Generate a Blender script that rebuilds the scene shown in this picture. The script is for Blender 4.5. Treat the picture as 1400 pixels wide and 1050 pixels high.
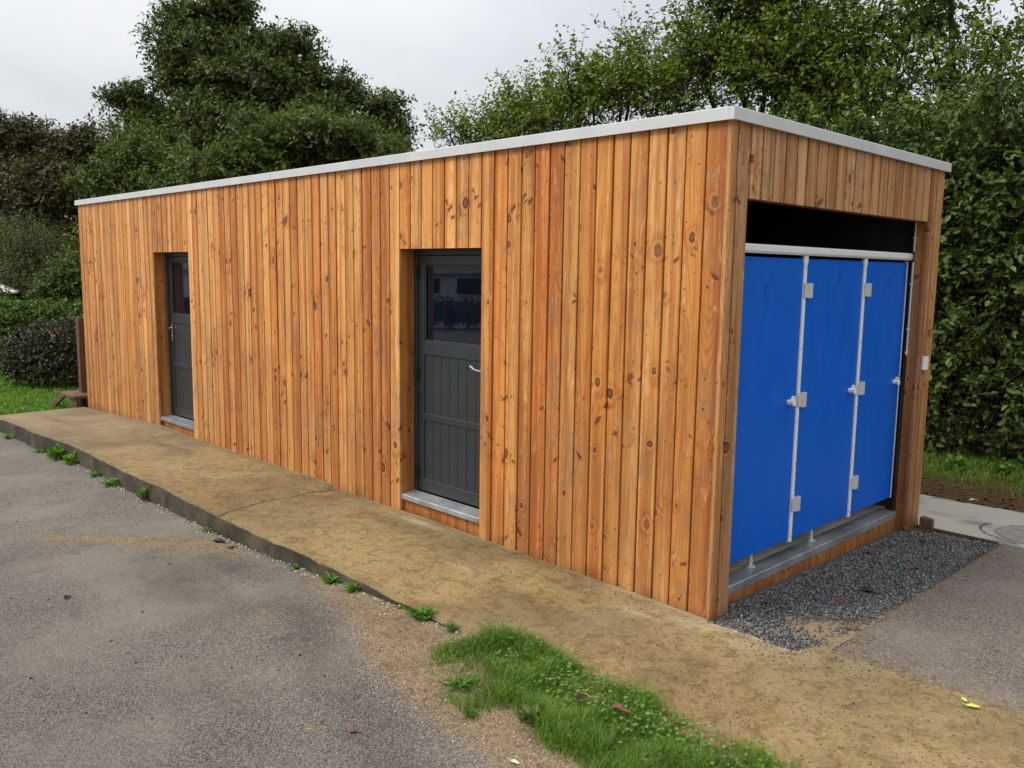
import bpy, math
import numpy as np
from mathutils import Vector, Matrix

for o in list(bpy.data.objects):
    bpy.data.objects.remove(o)
S = bpy.context.scene
COL = S.collection
R = math.radians
rng = np.random.default_rng(11)

# ------------------------------------------------------------------ camera
yaw, pitch, roll = R(135.697), R(-7.49), R(0.817)
fw = Vector((math.cos(pitch)*math.cos(yaw), math.cos(pitch)*math.sin(yaw), math.sin(pitch)))
rt = Vector((math.sin(yaw), -math.cos(yaw), 0)); up = rt.cross(fw)
c_, s_ = math.cos(roll), math.sin(roll)
rt, up = c_*rt + s_*up, -s_*rt + c_*up
cam = bpy.data.cameras.new('camera')
co = bpy.data.objects.new('camera', cam); COL.objects.link(co)
m = Matrix.Identity(4)
for i in range(3):
    m[i][0], m[i][1], m[i][2] = rt[i], up[i], -fw[i]
m.translation = Vector((2.6753, -4.2831, 2.0476))
co.matrix_world = m
cam.sensor_width = 36.0
cam.lens = 36.0*1173.63/1400.0
cam.clip_start, cam.clip_end = 0.05, 2000
S.camera = co
CAM = np.array(m.translation)

# ------------------------------------------------------------------ sky, sun, exposure
SUN_EL, SUN_AZ = R(46), R(238)          # azimuth: direction towards the sun, from +X counter-clockwise
w = bpy.data.worlds.new('World'); S.world = w; w.use_nodes = True
nt = w.node_tree; nt.nodes.clear()
def wn(t, **k):
    n = nt.nodes.new(t)
    for a, b in k.items(): setattr(n, a, b)
    return n
out = wn('ShaderNodeOutputWorld'); bg = wn('ShaderNodeBackground'); bg.inputs[1].default_value = 0.1
nt.links.new(bg.outputs[0], out.inputs[0])
sky = wn('ShaderNodeTexSky', sky_type='NISHITA', sun_disc=False, sun_elevation=SUN_EL, sun_rotation=R(90)-SUN_AZ)
tc = wn('ShaderNodeTexCoord'); sep = wn('ShaderNodeSeparateXYZ'); nt.links.new(tc.outputs['Generated'], sep.inputs[0])
def wm(op, a, b=None, clamp=False):
    n = wn('ShaderNodeMath', operation=op, use_clamp=clamp)
    for i, v in enumerate((a, b)):
        if v is None: continue
        if isinstance(v, (int, float)): n.inputs[i].default_value = v
        else: nt.links.new(v, n.inputs[i])
    return n.outputs[0]
zc = wm('MAXIMUM', sep.outputs['Z'], 0.0)
grad = wm('MULTIPLY_ADD', zc, 2.0); nt.nodes[-1].inputs[2].default_value = 1.0
den = wm('ADD', zc, 0.22)
cmb = wn('ShaderNodeCombineXYZ')
nt.links.new(wm('DIVIDE', sep.outputs['X'], den), cmb.inputs[0]); nt.links.new(wm('DIVIDE', sep.outputs['Y'], den), cmb.inputs[1])
cl = wn('ShaderNodeTexNoise'); cl.inputs['Scale'].default_value = 0.9; cl.inputs['Detail'].default_value = 6; cl.inputs['Roughness'].default_value = 0.52; cl.inputs['Distortion'].default_value = 0.5
nt.links.new(cmb.outputs[0], cl.inputs['Vector'])
ramp = wn('ShaderNodeValToRGB')
ramp.color_ramp.elements[0].position = 0.30; ramp.color_ramp.elements[0].color = (3.15, 3.32, 3.64, 1)
ramp.color_ramp.elements[1].position = 0.68; ramp.color_ramp.elements[1].color = (4.9, 4.92, 4.98, 1)
nt.links.new(cl.outputs['Fac'], ramp.inputs[0])
vm = wn('ShaderNodeVectorMath', operation='SCALE'); nt.links.new(ramp.outputs[0], vm.inputs[0]); nt.links.new(grad, vm.inputs['Scale'])
mx = wn('ShaderNodeMix', data_type='RGBA'); mx.inputs[0].default_value = 0.94
nt.links.new(sky.outputs[0], mx.inputs[6]); nt.links.new(vm.outputs[0], mx.inputs[7]); nt.links.new(mx.outputs[2], bg.inputs[0])

sl = bpy.data.lights.new('sun', 'SUN'); sl.energy = 1.9; sl.angle = R(24); sl.color = (1.0, 0.965, 0.9)
so = bpy.data.objects.new('sun', sl); COL.objects.link(so)
sd = Vector((math.cos(SUN_EL)*math.cos(SUN_AZ), math.cos(SUN_EL)*math.sin(SUN_AZ), math.sin(SUN_EL)))
so.rotation_euler = sd.to_track_quat('Z', 'Y').to_euler(); so.location = (0, -8, 12)
S.view_settings.view_transform = 'Standard'; S.view_settings.look = 'None'
S.view_settings.exposure = 0.44; S.view_settings.gamma = 1.0; S.view_settings.use_curve_mapping = False
S.render.engine = 'CYCLES'

# ------------------------------------------------------------------ node helper
class NT:
    def __init__(self, name):
        self.m = bpy.data.materials.new(name); self.m.use_nodes = True
        self.t = self.m.node_tree; self.t.nodes.clear()
        self.out = self.n('ShaderNodeOutputMaterial'); self.b = self.n('ShaderNodeBsdfPrincipled')
        self.l(self.b.outputs[0], self.out.inputs[0])
    def n(self, t, **k):
        n = self.t.nodes.new(t)
        for a, b in k.items(): setattr(n, a, b)
        return n
    def l(self, a, b): self.t.links.new(a, b)
    def put(self, sock, v):
        if isinstance(v, (int, float)): sock.default_value = v
        elif isinstance(v, tuple):
            sock.default_value = v if len(v) != 3 or len(sock.default_value) == 3 else v + (1,)
        elif v is not None: self.l(v, sock)
    def f(self, op, a, b=None, c=None, clamp=False):
        n = self.n('ShaderNodeMath', operation=op, use_clamp=clamp)
        for i, v in enumerate((a, b, c)): self.put(n.inputs[i], v)
        return n.outputs[0]
    def v(self, op, a, b=None, scale=None):
        n = self.n('ShaderNodeVectorMath', operation=op); self.put(n.inputs[0], a)
        if b is not None: self.put(n.inputs[1], b)
        if scale is not None: self.put(n.inputs['Scale'], scale)
        return n.outputs['Value'] if op in ('LENGTH', 'DISTANCE', 'DOT_PRODUCT') else n.outputs[0]
    def xyz(self, x=0., y=0., z=0.):
        n = self.n('ShaderNodeCombineXYZ')
        for i, v in enumerate((x, y, z)): self.put(n.inputs[i], v)
        return n.outputs[0]
    def sep(self, v):
        n = self.n('ShaderNodeSeparateXYZ'); self.l(v, n.inputs[0]); return n.outputs
    def noise(self, vec, scale, detail=3., rough=.5, dist=0.):
        n = self.n('ShaderNodeTexNoise'); self.put(n.inputs['Vector'], vec)
        n.inputs['Scale'].default_value = scale; n.inputs['Detail'].default_value = detail
        n.inputs['Roughness'].default_value = rough; n.inputs['Distortion'].default_value = dist
        return n.outputs['Fac']
    def vor(self, vec, scale, dims='3D', feature='F1', rnd=1.):
        n = self.n('ShaderNodeTexVoronoi', voronoi_dimensions=dims, feature=feature); self.put(n.inputs['Vector'], vec)
        n.inputs['Scale'].default_value = scale; n.inputs['Randomness'].default_value = rnd
        return n.outputs['Distance'], n.outputs['Color']
    def mix(self, fac, a, b, mode='MIX'):
        n = self.n('ShaderNodeMix', data_type='RGBA', blend_type=mode, clamp_factor=True)
        self.put(n.inputs[0], fac); self.put(n.inputs[6], a); self.put(n.inputs[7], b); return n.outputs[2]
    def ramp(self, fac, *stops):
        n = self.n('ShaderNodeValToRGB'); e = n.color_ramp.elements
        while len(e) < len(stops): e.new(0.5)
        for i, (p, c) in enumerate(stops): e[i].position = p; e[i].color = tuple(c) + (1,) if len(c) == 3 else c
        self.put(n.inputs[0], fac); return n.outputs[0]
    def step(self, x, lo, hi):            # smoothstep 0..1
        n = self.n('ShaderNodeMapRange', interpolation_type='SMOOTHSTEP'); self.put(n.inputs[0], x)
        n.inputs[1].default_value, n.inputs[2].default_value = lo, hi
        return n.outputs[0]
    def tc(self, k='Object'): return self.n('ShaderNodeTexCoord').outputs[k]
    def pos(self): return self.n('ShaderNodeNewGeometry').outputs['Position']
    def island(self): return self.n('ShaderNodeNewGeometry').outputs['Random Per Island']
    def attr(self, a): return self.n('ShaderNodeAttribute', attribute_name=a).outputs['Fac']
    def bump(self, h, strength=.3, dist=.01):
        n = self.n('ShaderNodeBump'); self.put(n.inputs['Height'], h)
        n.inputs['Strength'].default_value = strength; n.inputs['Distance'].default_value = dist
        self.l(n.outputs[0], self.b.inputs['Normal']); return n
    def set(self, **k):
        for a, b in k.items(): self.put(self.b.inputs[a.replace('_', ' ')], b)
        return self

# ------------------------------------------------------------------ materials
def wood_material(name, tint=(1, 1, 1), weather=1.0):
    n = NT(name)
    oi = n.n('ShaderNodeObjectInfo')
    rnd, ocol = oi.outputs['Random'], oi.outputs['Color']
    x, y, z = n.sep(n.tc('Object')); px, py, pz = n.sep(n.pos())
    ry = n.f('MULTIPLY', rnd, 67.0)
    sv = n.f('ADD', z, ry)
    u = n.f('ADD', x, y)                                      # wraps over the edges of the board
    uk = n.f('ADD', u, n.f('MULTIPLY', rnd, 23.))
    # warped board coordinates give the knots ragged outlines
    w1 = n.f('SUBTRACT', n.noise(n.xyz(u, ry, sv), 26., 4., .65), .5)
    w2 = n.f('SUBTRACT', n.noise(n.xyz(sv, ry, u), 26., 4., .65), .5)
    whorl = n.noise(n.xyz(n.f('MULTIPLY', n.f('ADD', px, py), 1.7), 0, n.f('MULTIPLY', pz, 3.4)), 1., 2., .5)     # boards of one log lie side by side
    w3 = n.f('SUBTRACT', n.noise(n.xyz(n.f('MULTIPLY', u, 2.2), ry, sv), 48., 3., .6), .5)
    # round knots
    kd, kc = n.vor(n.xyz(n.f('MULTIPLY_ADD', w1, .035, uk), n.f('MULTIPLY', n.f('MULTIPLY_ADD', w2, .035, sv), .72), 0), 6.6, '2D')
    kr, kg, kb = n.sep(kc)
    rad = n.f('MULTIPLY', n.f('POWER', kr, 2.6), n.f('MULTIPLY_ADD', n.step(whorl, .40, .66), .16, .075))
    core = n.step(n.f('ADD', n.f('SUBTRACT', rad, kd), n.f('MULTIPLY', w3, .06)), -.014, .030)
    rim = n.f('MULTIPLY', n.step(n.f('SUBTRACT', n.f('MULTIPLY', rad, 1.7), kd), -.01, .03), n.f('SUBTRACT', 1., core))
    halo = n.step(n.f('SUBTRACT', n.f('MULTIPLY', rad, 3.2), kd), -.02, .22)
    bend = n.f('MULTIPLY', n.f('POWER', 2.718, n.f('MULTIPLY', n.f('MULTIPLY', kd, kd), -20.)), n.f('MULTIPLY', kr, .020))
    # slanting spike knots, dark red brown flames
    def spike(sgn, off, sc, amp):
        a = n.f('ADD', n.f('MULTIPLY', n.f('MULTIPLY_ADD', w1, .05, uk), .62), n.f('MULTIPLY', n.f('MULTIPLY_ADD', w2, .05, sv), .78*sgn))
        b = n.f('SUBTRACT', n.f('MULTIPLY', n.f('MULTIPLY_ADD', w2, .05, sv), .62), n.f('MULTIPLY', n.f('MULTIPLY_ADD', w1, .05, uk), .78*sgn))
        d, c = n.vor(n.xyz(n.f('MULTIPLY', a, .50), n.f('MULTIPLY_ADD', b, 1.15, off), 0), sc, '2D')
        r_ = n.f('MULTIPLY', n.f('POWER', n.sep(c)[0], 3.2), n.f('MULTIPLY_ADD', n.step(whorl, .42, .64), amp, .02))
        return n.step(n.f('ADD', n.f('SUBTRACT', r_, d), n.f('MULTIPLY', w3, .16)), -.02, .10)
    sp = n.f('MAXIMUM', n.f('MAXIMUM', spike(1., 3.1, 7.4, .20), spike(-.8, 9.7, 8.6, .20)), spike(.5, 15.3, 14., .24))
    # annual rings of a flat sawn board, long slow arches
    pith = n.f('MULTIPLY_ADD', n.noise(n.xyz(0, ry, n.f('MULTIPLY', sv, .5)), 1., 0.), .13, n.f('MULTIPLY', n.f('SUBTRACT', rnd, .5), .12))
    depth = n.f('MULTIPLY_ADD', n.noise(n.xyz(ry, 3., n.f('MULTIPLY', sv, .42)), 1., 1.), .30, -.08)
    du = n.f('SUBTRACT', u, pith)
    rr = n.f('SQRT', n.f('ADD', n.f('MULTIPLY', du, du), n.f('MULTIPLY', depth, depth)))
    fine = n.noise(n.xyz(n.f('MULTIPLY', u, 24.), 0, n.f('MULTIPLY', sv, 1.1)), 1., 3.)
    rr = n.f('ADD', n.f('ADD', rr, bend), n.f('MULTIPLY', fine, .010))
    ring = n.f('MULTIPLY_ADD', n.f('SINE', n.f('MULTIPLY', rr, n.f('MULTIPLY_ADD', rnd, 260., 460.))), .5, .5)
    ring = n.f('POWER', ring, 2.4)
    streak = n.noise(n.xyz(n.f('MULTIPLY', u, 95.), ry, n.f('MULTIPLY', sv, 1.3)), 1., 4., .65)
    wide = n.noise(n.xyz(n.f('MULTIPLY', u, 19.), ry, n.f('MULTIPLY', sv, .45)), 1., 3., .6)
    blotch = n.noise(n.xyz(n.f('MULTIPLY', u, 8.), ry, n.f('MULTIPLY', sv, 1.7)), 1., 5., .65, .9)
    pale = n.noise(n.xyz(n.f('MULTIPLY', u, 34.), n.f('ADD', ry, 5.), n.f('MULTIPLY', sv, 5.)), 1., 4., .6, .8)
    base = n.mix(1.0, ocol, tint, 'MULTIPLY')
    rvis = n.f('MULTIPLY_ADD', n.step(blotch, .35, .65), -.18, .46)
    col = n.mix(n.step(n.f('MULTIPLY_ADD', rnd, .12, wide), .42, .74), n.mix(1., base, (1.08, 1.16, 1.30), 'MULTIPLY'), n.mix(1., base, (.66, .47, .29), 'MULTIPLY'))
    col = n.mix(n.f('MULTIPLY', ring, rvis), col, n.mix(1., base, (.55, .36, .22), 'MULTIPLY'))
    col = n.mix(n.f('MULTIPLY', n.step(streak, .52, .76), .75), col, n.mix(1., col, (.70, .56, .42), 'MULTIPLY'))
    col = n.mix(n.f('MULTIPLY', n.step(pale, .56, .74), .75), col, n.mix(.6, col, (.84, .55, .28)))
    col = n.mix(n.f('MULTIPLY', n.step(blotch, .50, .72), .55), col, n.mix(1., col, (.66, .47, .34), 'MULTIPLY'))
    # weathered grey brown film, strongest low on the wall
    wnz = n.noise(n.xyz(n.f('MULTIPLY', px, 2.6), n.f('MULTIPLY', py, 2.6), n.f('MULTIPLY', pz, 1.3)), 1., 5., .62)
    low = n.step(n.f('MULTIPLY_ADD', pz, -.20, wnz), .12, .42)
    col = n.mix(n.f('MULTIPLY', low, .42*weather), col, n.mix(.5, n.mix(1., col, (.66, .56, .48), 'MULTIPLY'), (.21, .125, .070)))
    film = n.step(n.noise(n.xyz(n.f('MULTIPLY', u, 5.), n.f('ADD', ry, 2.), n.f('MULTIPLY', sv, 2.6)), 1., 5., .65, 1.), .53, .70)
    col = n.mix(n.f('MULTIPLY', film, .46*weather), col, (.215, .140, .088))
    splash = n.step(n.f('ADD', n.f('MULTIPLY', pz, -2.9), n.f('MULTIPLY', wnz, 1.1)), .28, .75)
    col = n.mix(n.f('MULTIPLY', splash, .60*weather), col, (.075, .040, .020))
    # resin streak running down under some knots
    col = n.mix(n.f('MULTIPLY', halo, .45), col, n.mix(1., col, (.70, .42, .22), 'MULTIPLY'))
    col = n.mix(n.f('MULTIPLY', rim, .55), col, n.mix(.5, col, (.66, .36, .14)))
    kcol = n.mix(n.f('POWER', kg, 1.2), (.040, .010, .006), (.26, .10, .035))
    kcol = n.mix(n.step(n.f('SUBTRACT', n.f('MULTIPLY', rad, .55), kd), -.01, .015), kcol, n.mix(.5, kcol, (.30, .12, .045)))
    col = n.mix(n.f('MULTIPLY', core, .92), col, kcol)
    flame = n.f('MULTIPLY', n.step(whorl, .50, .68), n.step(n.noise(n.xyz(n.f('MULTIPLY', uk, 42.), ry, n.f('MULTIPLY', sv, 12.)), 1., 5., .7, 1.8), .52, .66))
    col = n.mix(n.f('MULTIPLY', flame, .80), col, n.mix(1., col, (.42, .22, .14), 'MULTIPLY'))
    col = n.mix(n.f('MULTIPLY', sp, .88), col, n.mix(kb, (.070, .012, .005), (.17, .045, .014)))
    pd, pc = n.vor(n.xyz(n.f('ADD', u, n.f('MULTIPLY', rnd, 9.)), n.f('MULTIPLY', sv, .8), 0), 15., '2D')
    pr = n.sep(pc)[0]
    pin = n.step(n.f('SUBTRACT', n.f('MULTIPLY', n.f('POWER', pr, 4.), .10), pd), -.01, .02)
    col = n.mix(n.f('MULTIPLY', pin, .8), col, (.07, .02, .01))
    n.set(Base_Color=col, Roughness=n.f('MULTIPLY_ADD', streak, .25, .38), Specular_IOR_Level=.34)
    h = n.f('ADD', n.f('MULTIPLY', ring, .3), n.f('ADD', n.f('MULTIPLY', streak, .8), n.f('MULTIPLY', n.f('MAXIMUM', core, sp), -.6)))
    n.bump(h, .40, .0025)
    return n.m
M = {}
M['larch'] = wood_material('larch_cladding')
M['lining'] = wood_material('larch_lining', (.80, .68, .56), .6)
M['oldwood'] = wood_material('brown_stained_timber', (.25, .185, .145), .6)

def simple(name, col, rough=.5, metal=0., spec=.5, var=.12, scale=8., bump=.0, bscale=200.):
    n = NT(name); p = n.tc('Object')
    v = n.noise(p, scale, 4., .6)
    c = n.mix(n.step(v, .3, .75), tuple(a*(1-var) for a in col), tuple(min(1, a*(1+var)) for a in col))
    n.set(Base_Color=c, Roughness=n.f('MULTIPLY_ADD', n.noise(p, scale*3, 3.), .18, rough-.09), Metallic=metal, Specular_IOR_Level=spec)
    if bump: n.bump(n.noise(p, bscale, 2.), bump, .001)
    return n.m
M['zinc'] = simple('pale_grey_coated_flashing', (.56, .57, .57), .42, 0., .5, .06, 3.)
M['steel'] = simple('galvanised_steel', (.36, .375, .385), .36, .5, .5, .34, 4., .1, 60.)
M['greydoor'] = simple('anthracite_paint', (.027, .033, .037), .42, 0., .5, .10, 5., .12, 300.)
M['white'] = simple('white_coated_metal', (.78, .79, .79), .35, 0., .5, .04, 4.)
M['plastic'] = simple('white_plastic', (.80, .80, .78), .35, 0., .5, .03, 10.)
M['hingegrey'] = simple('satin_aluminium', (.58, .59, .57), .40, .15, .5, .08, 30.)
M['black'] = simple('black_plastic', (.012, .012, .012), .45)
M['chrome'] = simple('brushed_steel', (.62, .62, .62), .22, 1., .5, .04, 20.)
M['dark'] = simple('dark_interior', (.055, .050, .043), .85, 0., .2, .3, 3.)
M['innerfloor'] = simple('smooth_concrete_floor', (.75, .71, .63), .7, 0., .3, .2, 3.)
M['emblem'] = simple('darker_blue_print', (.003, .062, .34), .5)
M['roof'] = simple('grey_roof_membrane', (.12, .12, .12), .8)
M['canvas'] = simple('white_canvas', (.80, .78, .72), .8)
M['refwall'] = simple('white_ribbed_cladding', (.70, .70, .70), .5)
M['lid'] = simple('worn_concrete_lid', (.25, .235, .19), .85, 0., .3, .2, 12., .3, 150.)
M['stone'] = simple('pale_stone', (.55, .50, .42), .8, 0., .3, .2, 30.)
def blue():
    n = NT('blue_laminate'); p = n.tc('Object'); x, y, z = n.sep(p)
    v = n.noise(n.xyz(n.f('MULTIPLY', x, 6.), n.f('MULTIPLY', y, 6.), n.f('MULTIPLY', z, 1.8)), 1.4, 5., .65)
    sc = n.noise(n.xyz(n.f('MULTIPLY', x, 90.), n.f('MULTIPLY', y, 90.), n.f('MULTIPLY', z, 5.)), 1., 2.)
    c = n.mix(n.step(v, .25, .8), (.003, .102, .54), (.004, .120, .61))
    c = n.mix(n.f('MULTIPLY', n.step(sc, .70, .82), .12), c, (.10, .22, .60))
    n.set(Base_Color=c, Roughness=n.f('MULTIPLY_ADD', v, .2, .36), Specular_IOR_Level=.2)
    n.bump(n.noise(p, 420., 2.), .06, .001); return n.m
M['blue'] = blue()
def glass():
    n = NT('dark_window_glass'); p = n.tc('Object')
    n.set(Base_Color=(.003, .006, .014), Roughness=.015, Specular_IOR_Level=.7, IOR=1.55)
    n.bump(n.noise(p, 3., 2.), .015, .02); return n.m
M['glass'] = glass()

def ground_mat(name, kind):
    n = NT(name); p = n.pos(); x, y, z = n.sep(p)
    n1 = n.noise(p, 1.1, 5., .6); n2 = n.noise(p, 4.5, 5., .65, .4); n3 = n.noise(p, 22., 4., .6)
    fd, fc = n.vor(p, 165.); fr, fg, fb = n.sep(fc)
    gd, gc = n.vor(p, 62.); gr, gg, gb = n.sep(gc)
    fine = n.noise(p, 190., 2., .6)
    sand = n.attr('sand'); dark = n.attr('dark')
    if kind == 'asphalt':
        agg = n.ramp(n.f('ADD', n.f('MULTIPLY', fr, .6), n.f('MULTIPLY', fine, .45)), (.15, (.045, .041, .037)), (.45, (.145, .130, .112)), (.72, (.285, .258, .218)), (.95, (.48, .44, .37)))
        pale = n.mix(n.step(n1, .40, .66), agg, n.mix(.45, agg, (.32, .285, .235)))
        c = n.mix(n.f('MULTIPLY', n.step(n2, .52, .74), .45), pale, n.mix(1., pale, (.55, .52, .52), 'MULTIPLY'))
        c = n.mix(1., c, n.mix(n.step(n.f('ADD', y, n.f('MULTIPLY', n1, 1.2)), -2.6, -1.3), (.64, .645, .645), (.84, .835, .825)), 'MULTIPLY')
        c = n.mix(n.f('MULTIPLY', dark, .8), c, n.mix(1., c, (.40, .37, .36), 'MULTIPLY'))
        scol = n.ramp(n.f('ADD', n.f('MULTIPLY', fr, .7), n.f('MULTIPLY', fine, .4)), (.10, (.095, .066, .038)), (.35, (.185, .128, .070)), (.65, (.265, .188, .106)), (.97, (.42, .325, .21)))
        scol = n.mix(n.step(n3, .48, .70), scol, n.mix(1., scol, (.62, .54, .46), 'MULTIPLY'))
        scol = n.mix(n.f('MULTIPLY', n.step(n2, .46, .66), .5), scol, n.mix(1., scol, (.66, .62, .60), 'MULTIPLY'))
        sm = n.f('ADD', sand, n.f('MULTIPLY', n.f('SUBTRACT', n.f('ADD', n.f('MULTIPLY', n3, .6), n.f('MULTIPLY', fr, .4)), .5), 1.1))
        c = n.mix(n.f('MULTIPLY', n.step(sm, .22, .95), .92), c, scol)
        n.set(Base_Color=c, Roughness=.85, Specular_IOR_Level=.3)
        n.bump(n.f('ADD', n.f('MULTIPLY', fd, -1.2), n.f('MULTIPLY', n3, .6)), .8, .006)
    elif kind == 'slab':
        n4 = n.noise(p, 48., 4., .7); n5 = n.noise(p, 11., 5., .7, .6)
        c = n.ramp(n.f('ADD', n.f('MULTIPLY', fine, .5), n.f('MULTIPLY', n4, .5)), (.26, (.165, .105, .042)), (.5, (.34, .238, .102)), (.74, (.49, .37, .18)))
        big = n.noise(p, .55, 6., .62, .8)
        c = n.mix(n.f('MULTIPLY', n.step(big, .46, .60), .60), c, n.mix(1., c, (.62, .56, .48), 'MULTIPLY'))
        c = n.mix(n.f('MULTIPLY', n.step(n1, .38, .66), .75), c, n.mix(.55, c, (.200, .145, .058)))
        c = n.mix(n.f('MULTIPLY', n.step(n5, .46, .64), .75), c, n.mix(1., c, (.54, .48, .40), 'MULTIPLY'))
        vein = n.step(n.f('ABSOLUTE', n.f('SUBTRACT', n.noise(p, 6.5, 6., .72, 1.2), .5)), .035, .0)
        c = n.mix(n.f('MULTIPLY', n.f('MULTIPLY', vein, n.step(n2, .40, .60)), .38), c, (.085, .060, .028))
        c = n.mix(n.f('MULTIPLY', n.step(n2, .52, .74), .5), c, n.mix(1., c, (1.25, 1.15, 1.0), 'MULTIPLY'))
        c = n.mix(n.f('MULTIPLY', n.step(n3, .62, .76), .5), c, (.44, .33, .18))
        c = n.mix(n.step(x, -4.2, -9.5), c, n.mix(.55, c, (.24, .19, .125)))           # cleaner concrete towards the far end
        spd = n.step(n.f('SUBTRACT', n.f('MULTIPLY', n.f('POWER', gr, n.f('MULTIPLY_ADD', n1, 5., .6)), .46), gd), -.02, .06)
        c = n.mix(n.f('MULTIPLY', spd, .9), c, (.045, .036, .024))
        spl = n.step(n.f('SUBTRACT', n.f('MULTIPLY', n.f('POWER', fg, 7.), .45), fd), -.02, .05)
        c = n.mix(n.f('MULTIPLY', spl, .7), c, (.55, .46, .32))
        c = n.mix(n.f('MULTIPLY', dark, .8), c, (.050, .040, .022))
        c = n.mix(n.f('MULTIPLY', sand, .75), c, (.55, .47, .34))
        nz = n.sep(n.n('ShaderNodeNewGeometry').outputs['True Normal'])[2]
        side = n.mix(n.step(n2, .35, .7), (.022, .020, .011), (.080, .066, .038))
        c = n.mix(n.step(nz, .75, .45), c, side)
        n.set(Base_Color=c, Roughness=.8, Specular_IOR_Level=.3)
        n.bump(n.f('ADD', n.f('MULTIPLY', fine, .6), n.f('ADD', n.f('MULTIPLY', n4, 1.), n.f('MULTIPLY', n3, 1.))), .8, .008)
    elif kind == 'concrete':
        c = n.mix(n1, (.31, .29, .245), (.43, .40, .345))
        c = n.mix(n.f('MULTIPLY', n.step(n2, .55, .75), .5), c, (.24, .215, .17))
        c = n.mix(n.f('MULTIPLY', fine, .35), c, (.5, .47, .41))
        c = n.mix(n.f('MULTIPLY', dark, .7), c, (.12, .11, .09))
        n.set(Base_Color=c, Roughness=.85, Specular_IOR_Level=.25); n.bump(n.f('ADD', fine, n3), .3, .003)
    elif kind == 'soil':
        c = n.mix(n2, (.060, .036, .018), (.17, .105, .055))
        c = n.mix(n.step(n3, .6, .75), c, (.22, .16, .10))
        n.set(Base_Color=c, Roughness=.95, Specular_IOR_Level=.15); n.bump(n.f('ADD', fine, n.f('MULTIPLY', n3, 2.)), .8, .02)
    elif kind == 'bed':
        c = n.mix(fr, (.05, .048, .046), (.16, .15, .135))
        c = n.mix(n.step(n.f('ADD', sand, n.f('MULTIPLY', n.f('SUBTRACT', n3, .5), 1.2)), .3, .7), c, n.mix(fr, (.24, .17, .09), (.40, .30, .18)))
        n.set(Base_Color=c, Roughness=.9, Specular_IOR_Level=.2); n.bump(n.f('ADD', fd, fine), .8, .01)
    else:
        c = n.mix(n2, (.040, .085, .012), (.085, .165, .028))
        c = n.mix(n.step(n3, .55, .8), c, (.10, .19, .035))
        n.set(Base_Color=c, Roughness=.9, Specular_IOR_Level=.2); n.bump(n.f('ADD', n.noise(p, 60., 3.), n3), .9, .04)
    return n.m
for k in ('asphalt', 'slab', 'concrete', 'soil', 'bed', 'lawn'):
    M[k] = ground_mat(k + '_ground', k)

def leaf_mat(name, c0, c1, c2, trans=.28, rough=.42, tip=None):
    n = NT(name); r = n.island()
    nz = n.noise(n.pos(), 1.3, 3., .6)
    f = n.f('ADD', n.f('MULTIPLY', r, .62), n.f('MULTIPLY', nz, .42), clamp=True)
    c = n.ramp(f, (.12, c0), (.52, c1), (.92, c2))
    if tip: c = n.mix(n.step(r, .955, .97), c, tip)
    n.set(Base_Color=c, Roughness=rough+.08, Specular_IOR_Level=.28)
    tr = n.n('ShaderNodeBsdfTranslucent'); n.l(n.mix(1., c, (1.0, 1.25, .5), 'MULTIPLY'), tr.inputs[0])
    ms = n.n('ShaderNodeMixShader'); ms.inputs[0].default_value = trans
    n.l(n.b.outputs[0], ms.inputs[1]); n.l(tr.outputs[0], ms.inputs[2]); n.l(ms.outputs[0], n.out.inputs[0])
    return n.m
M['oakleaf'] = leaf_mat('dark_oak_leaves', (.036, .052, .009), (.074, .098, .018), (.155, .185, .040), .30)
M['copperleaf'] = leaf_mat('bronze_green_leaves', (.042, .038, .010), (.070, .062, .018), (.120, .102, .032), .2)
M['elmleaf'] = leaf_mat('mid_green_elm_leaves', (.046, .068, .011), (.086, .120, .021), (.165, .20, .044), .34)
M['hornleaf'] = leaf_mat('fresh_green_hornbeam_leaves', (.052, .080, .010), (.118, .165, .022), (.30, .345, .060), .45, .38, (.30, .33, .06))
M['hedgeleaf'] = leaf_mat('glossy_hedge_leaves', (.026, .048, .008), (.064, .100, .016), (.18, .235, .048), .28, .34)
M['clipleaf'] = leaf_mat('clipped_hedge_leaves', (.044, .082, .014), (.084, .140, .026), (.16, .24, .05), .28)
M['bushleaf'] = leaf_mat('pink_tipped_bush_leaves', (.014, .020, .007), (.030, .040, .013), (.065, .075, .025), .15, .35, (.22, .15, .10))
M['pinktip'] = leaf_mat('pinkish_young_leaves', (.10, .07, .035), (.22, .13, .085), (.36, .25, .17), .2)
M['willowleaf'] = leaf_mat('grey_green_willow_leaves', (.090, .105, .036), (.14, .16, .056), (.21, .23, .085), .3)
M['grass'] = leaf_mat('grass_blades', (.060, .130, .012), (.128, .245, .026), (.27, .40, .065), .45, .5, (.42, .36, .17))
M['weed'] = leaf_mat('weed_leaves', (.075, .17, .025), (.14, .27, .042), (.24, .38, .08), .35, .5)
def bark():
    n = NT('bark'); p = n.tc('Object'); x, y, z = n.sep(p)
    v = n.noise(n.xyz(n.f('MULTIPLY', x, 14.), n.f('MULTIPLY', y, 14.), n.f('MULTIPLY', z, 3.)), 1., 5., .65)
    n.set(Base_Color=n.mix(v, (.014, .012, .008), (.055, .046, .034)), Roughness=.9, Specular_IOR_Level=.2); n.bump(v, .8, .02); return n.m
M['bark'] = bark()
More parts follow.
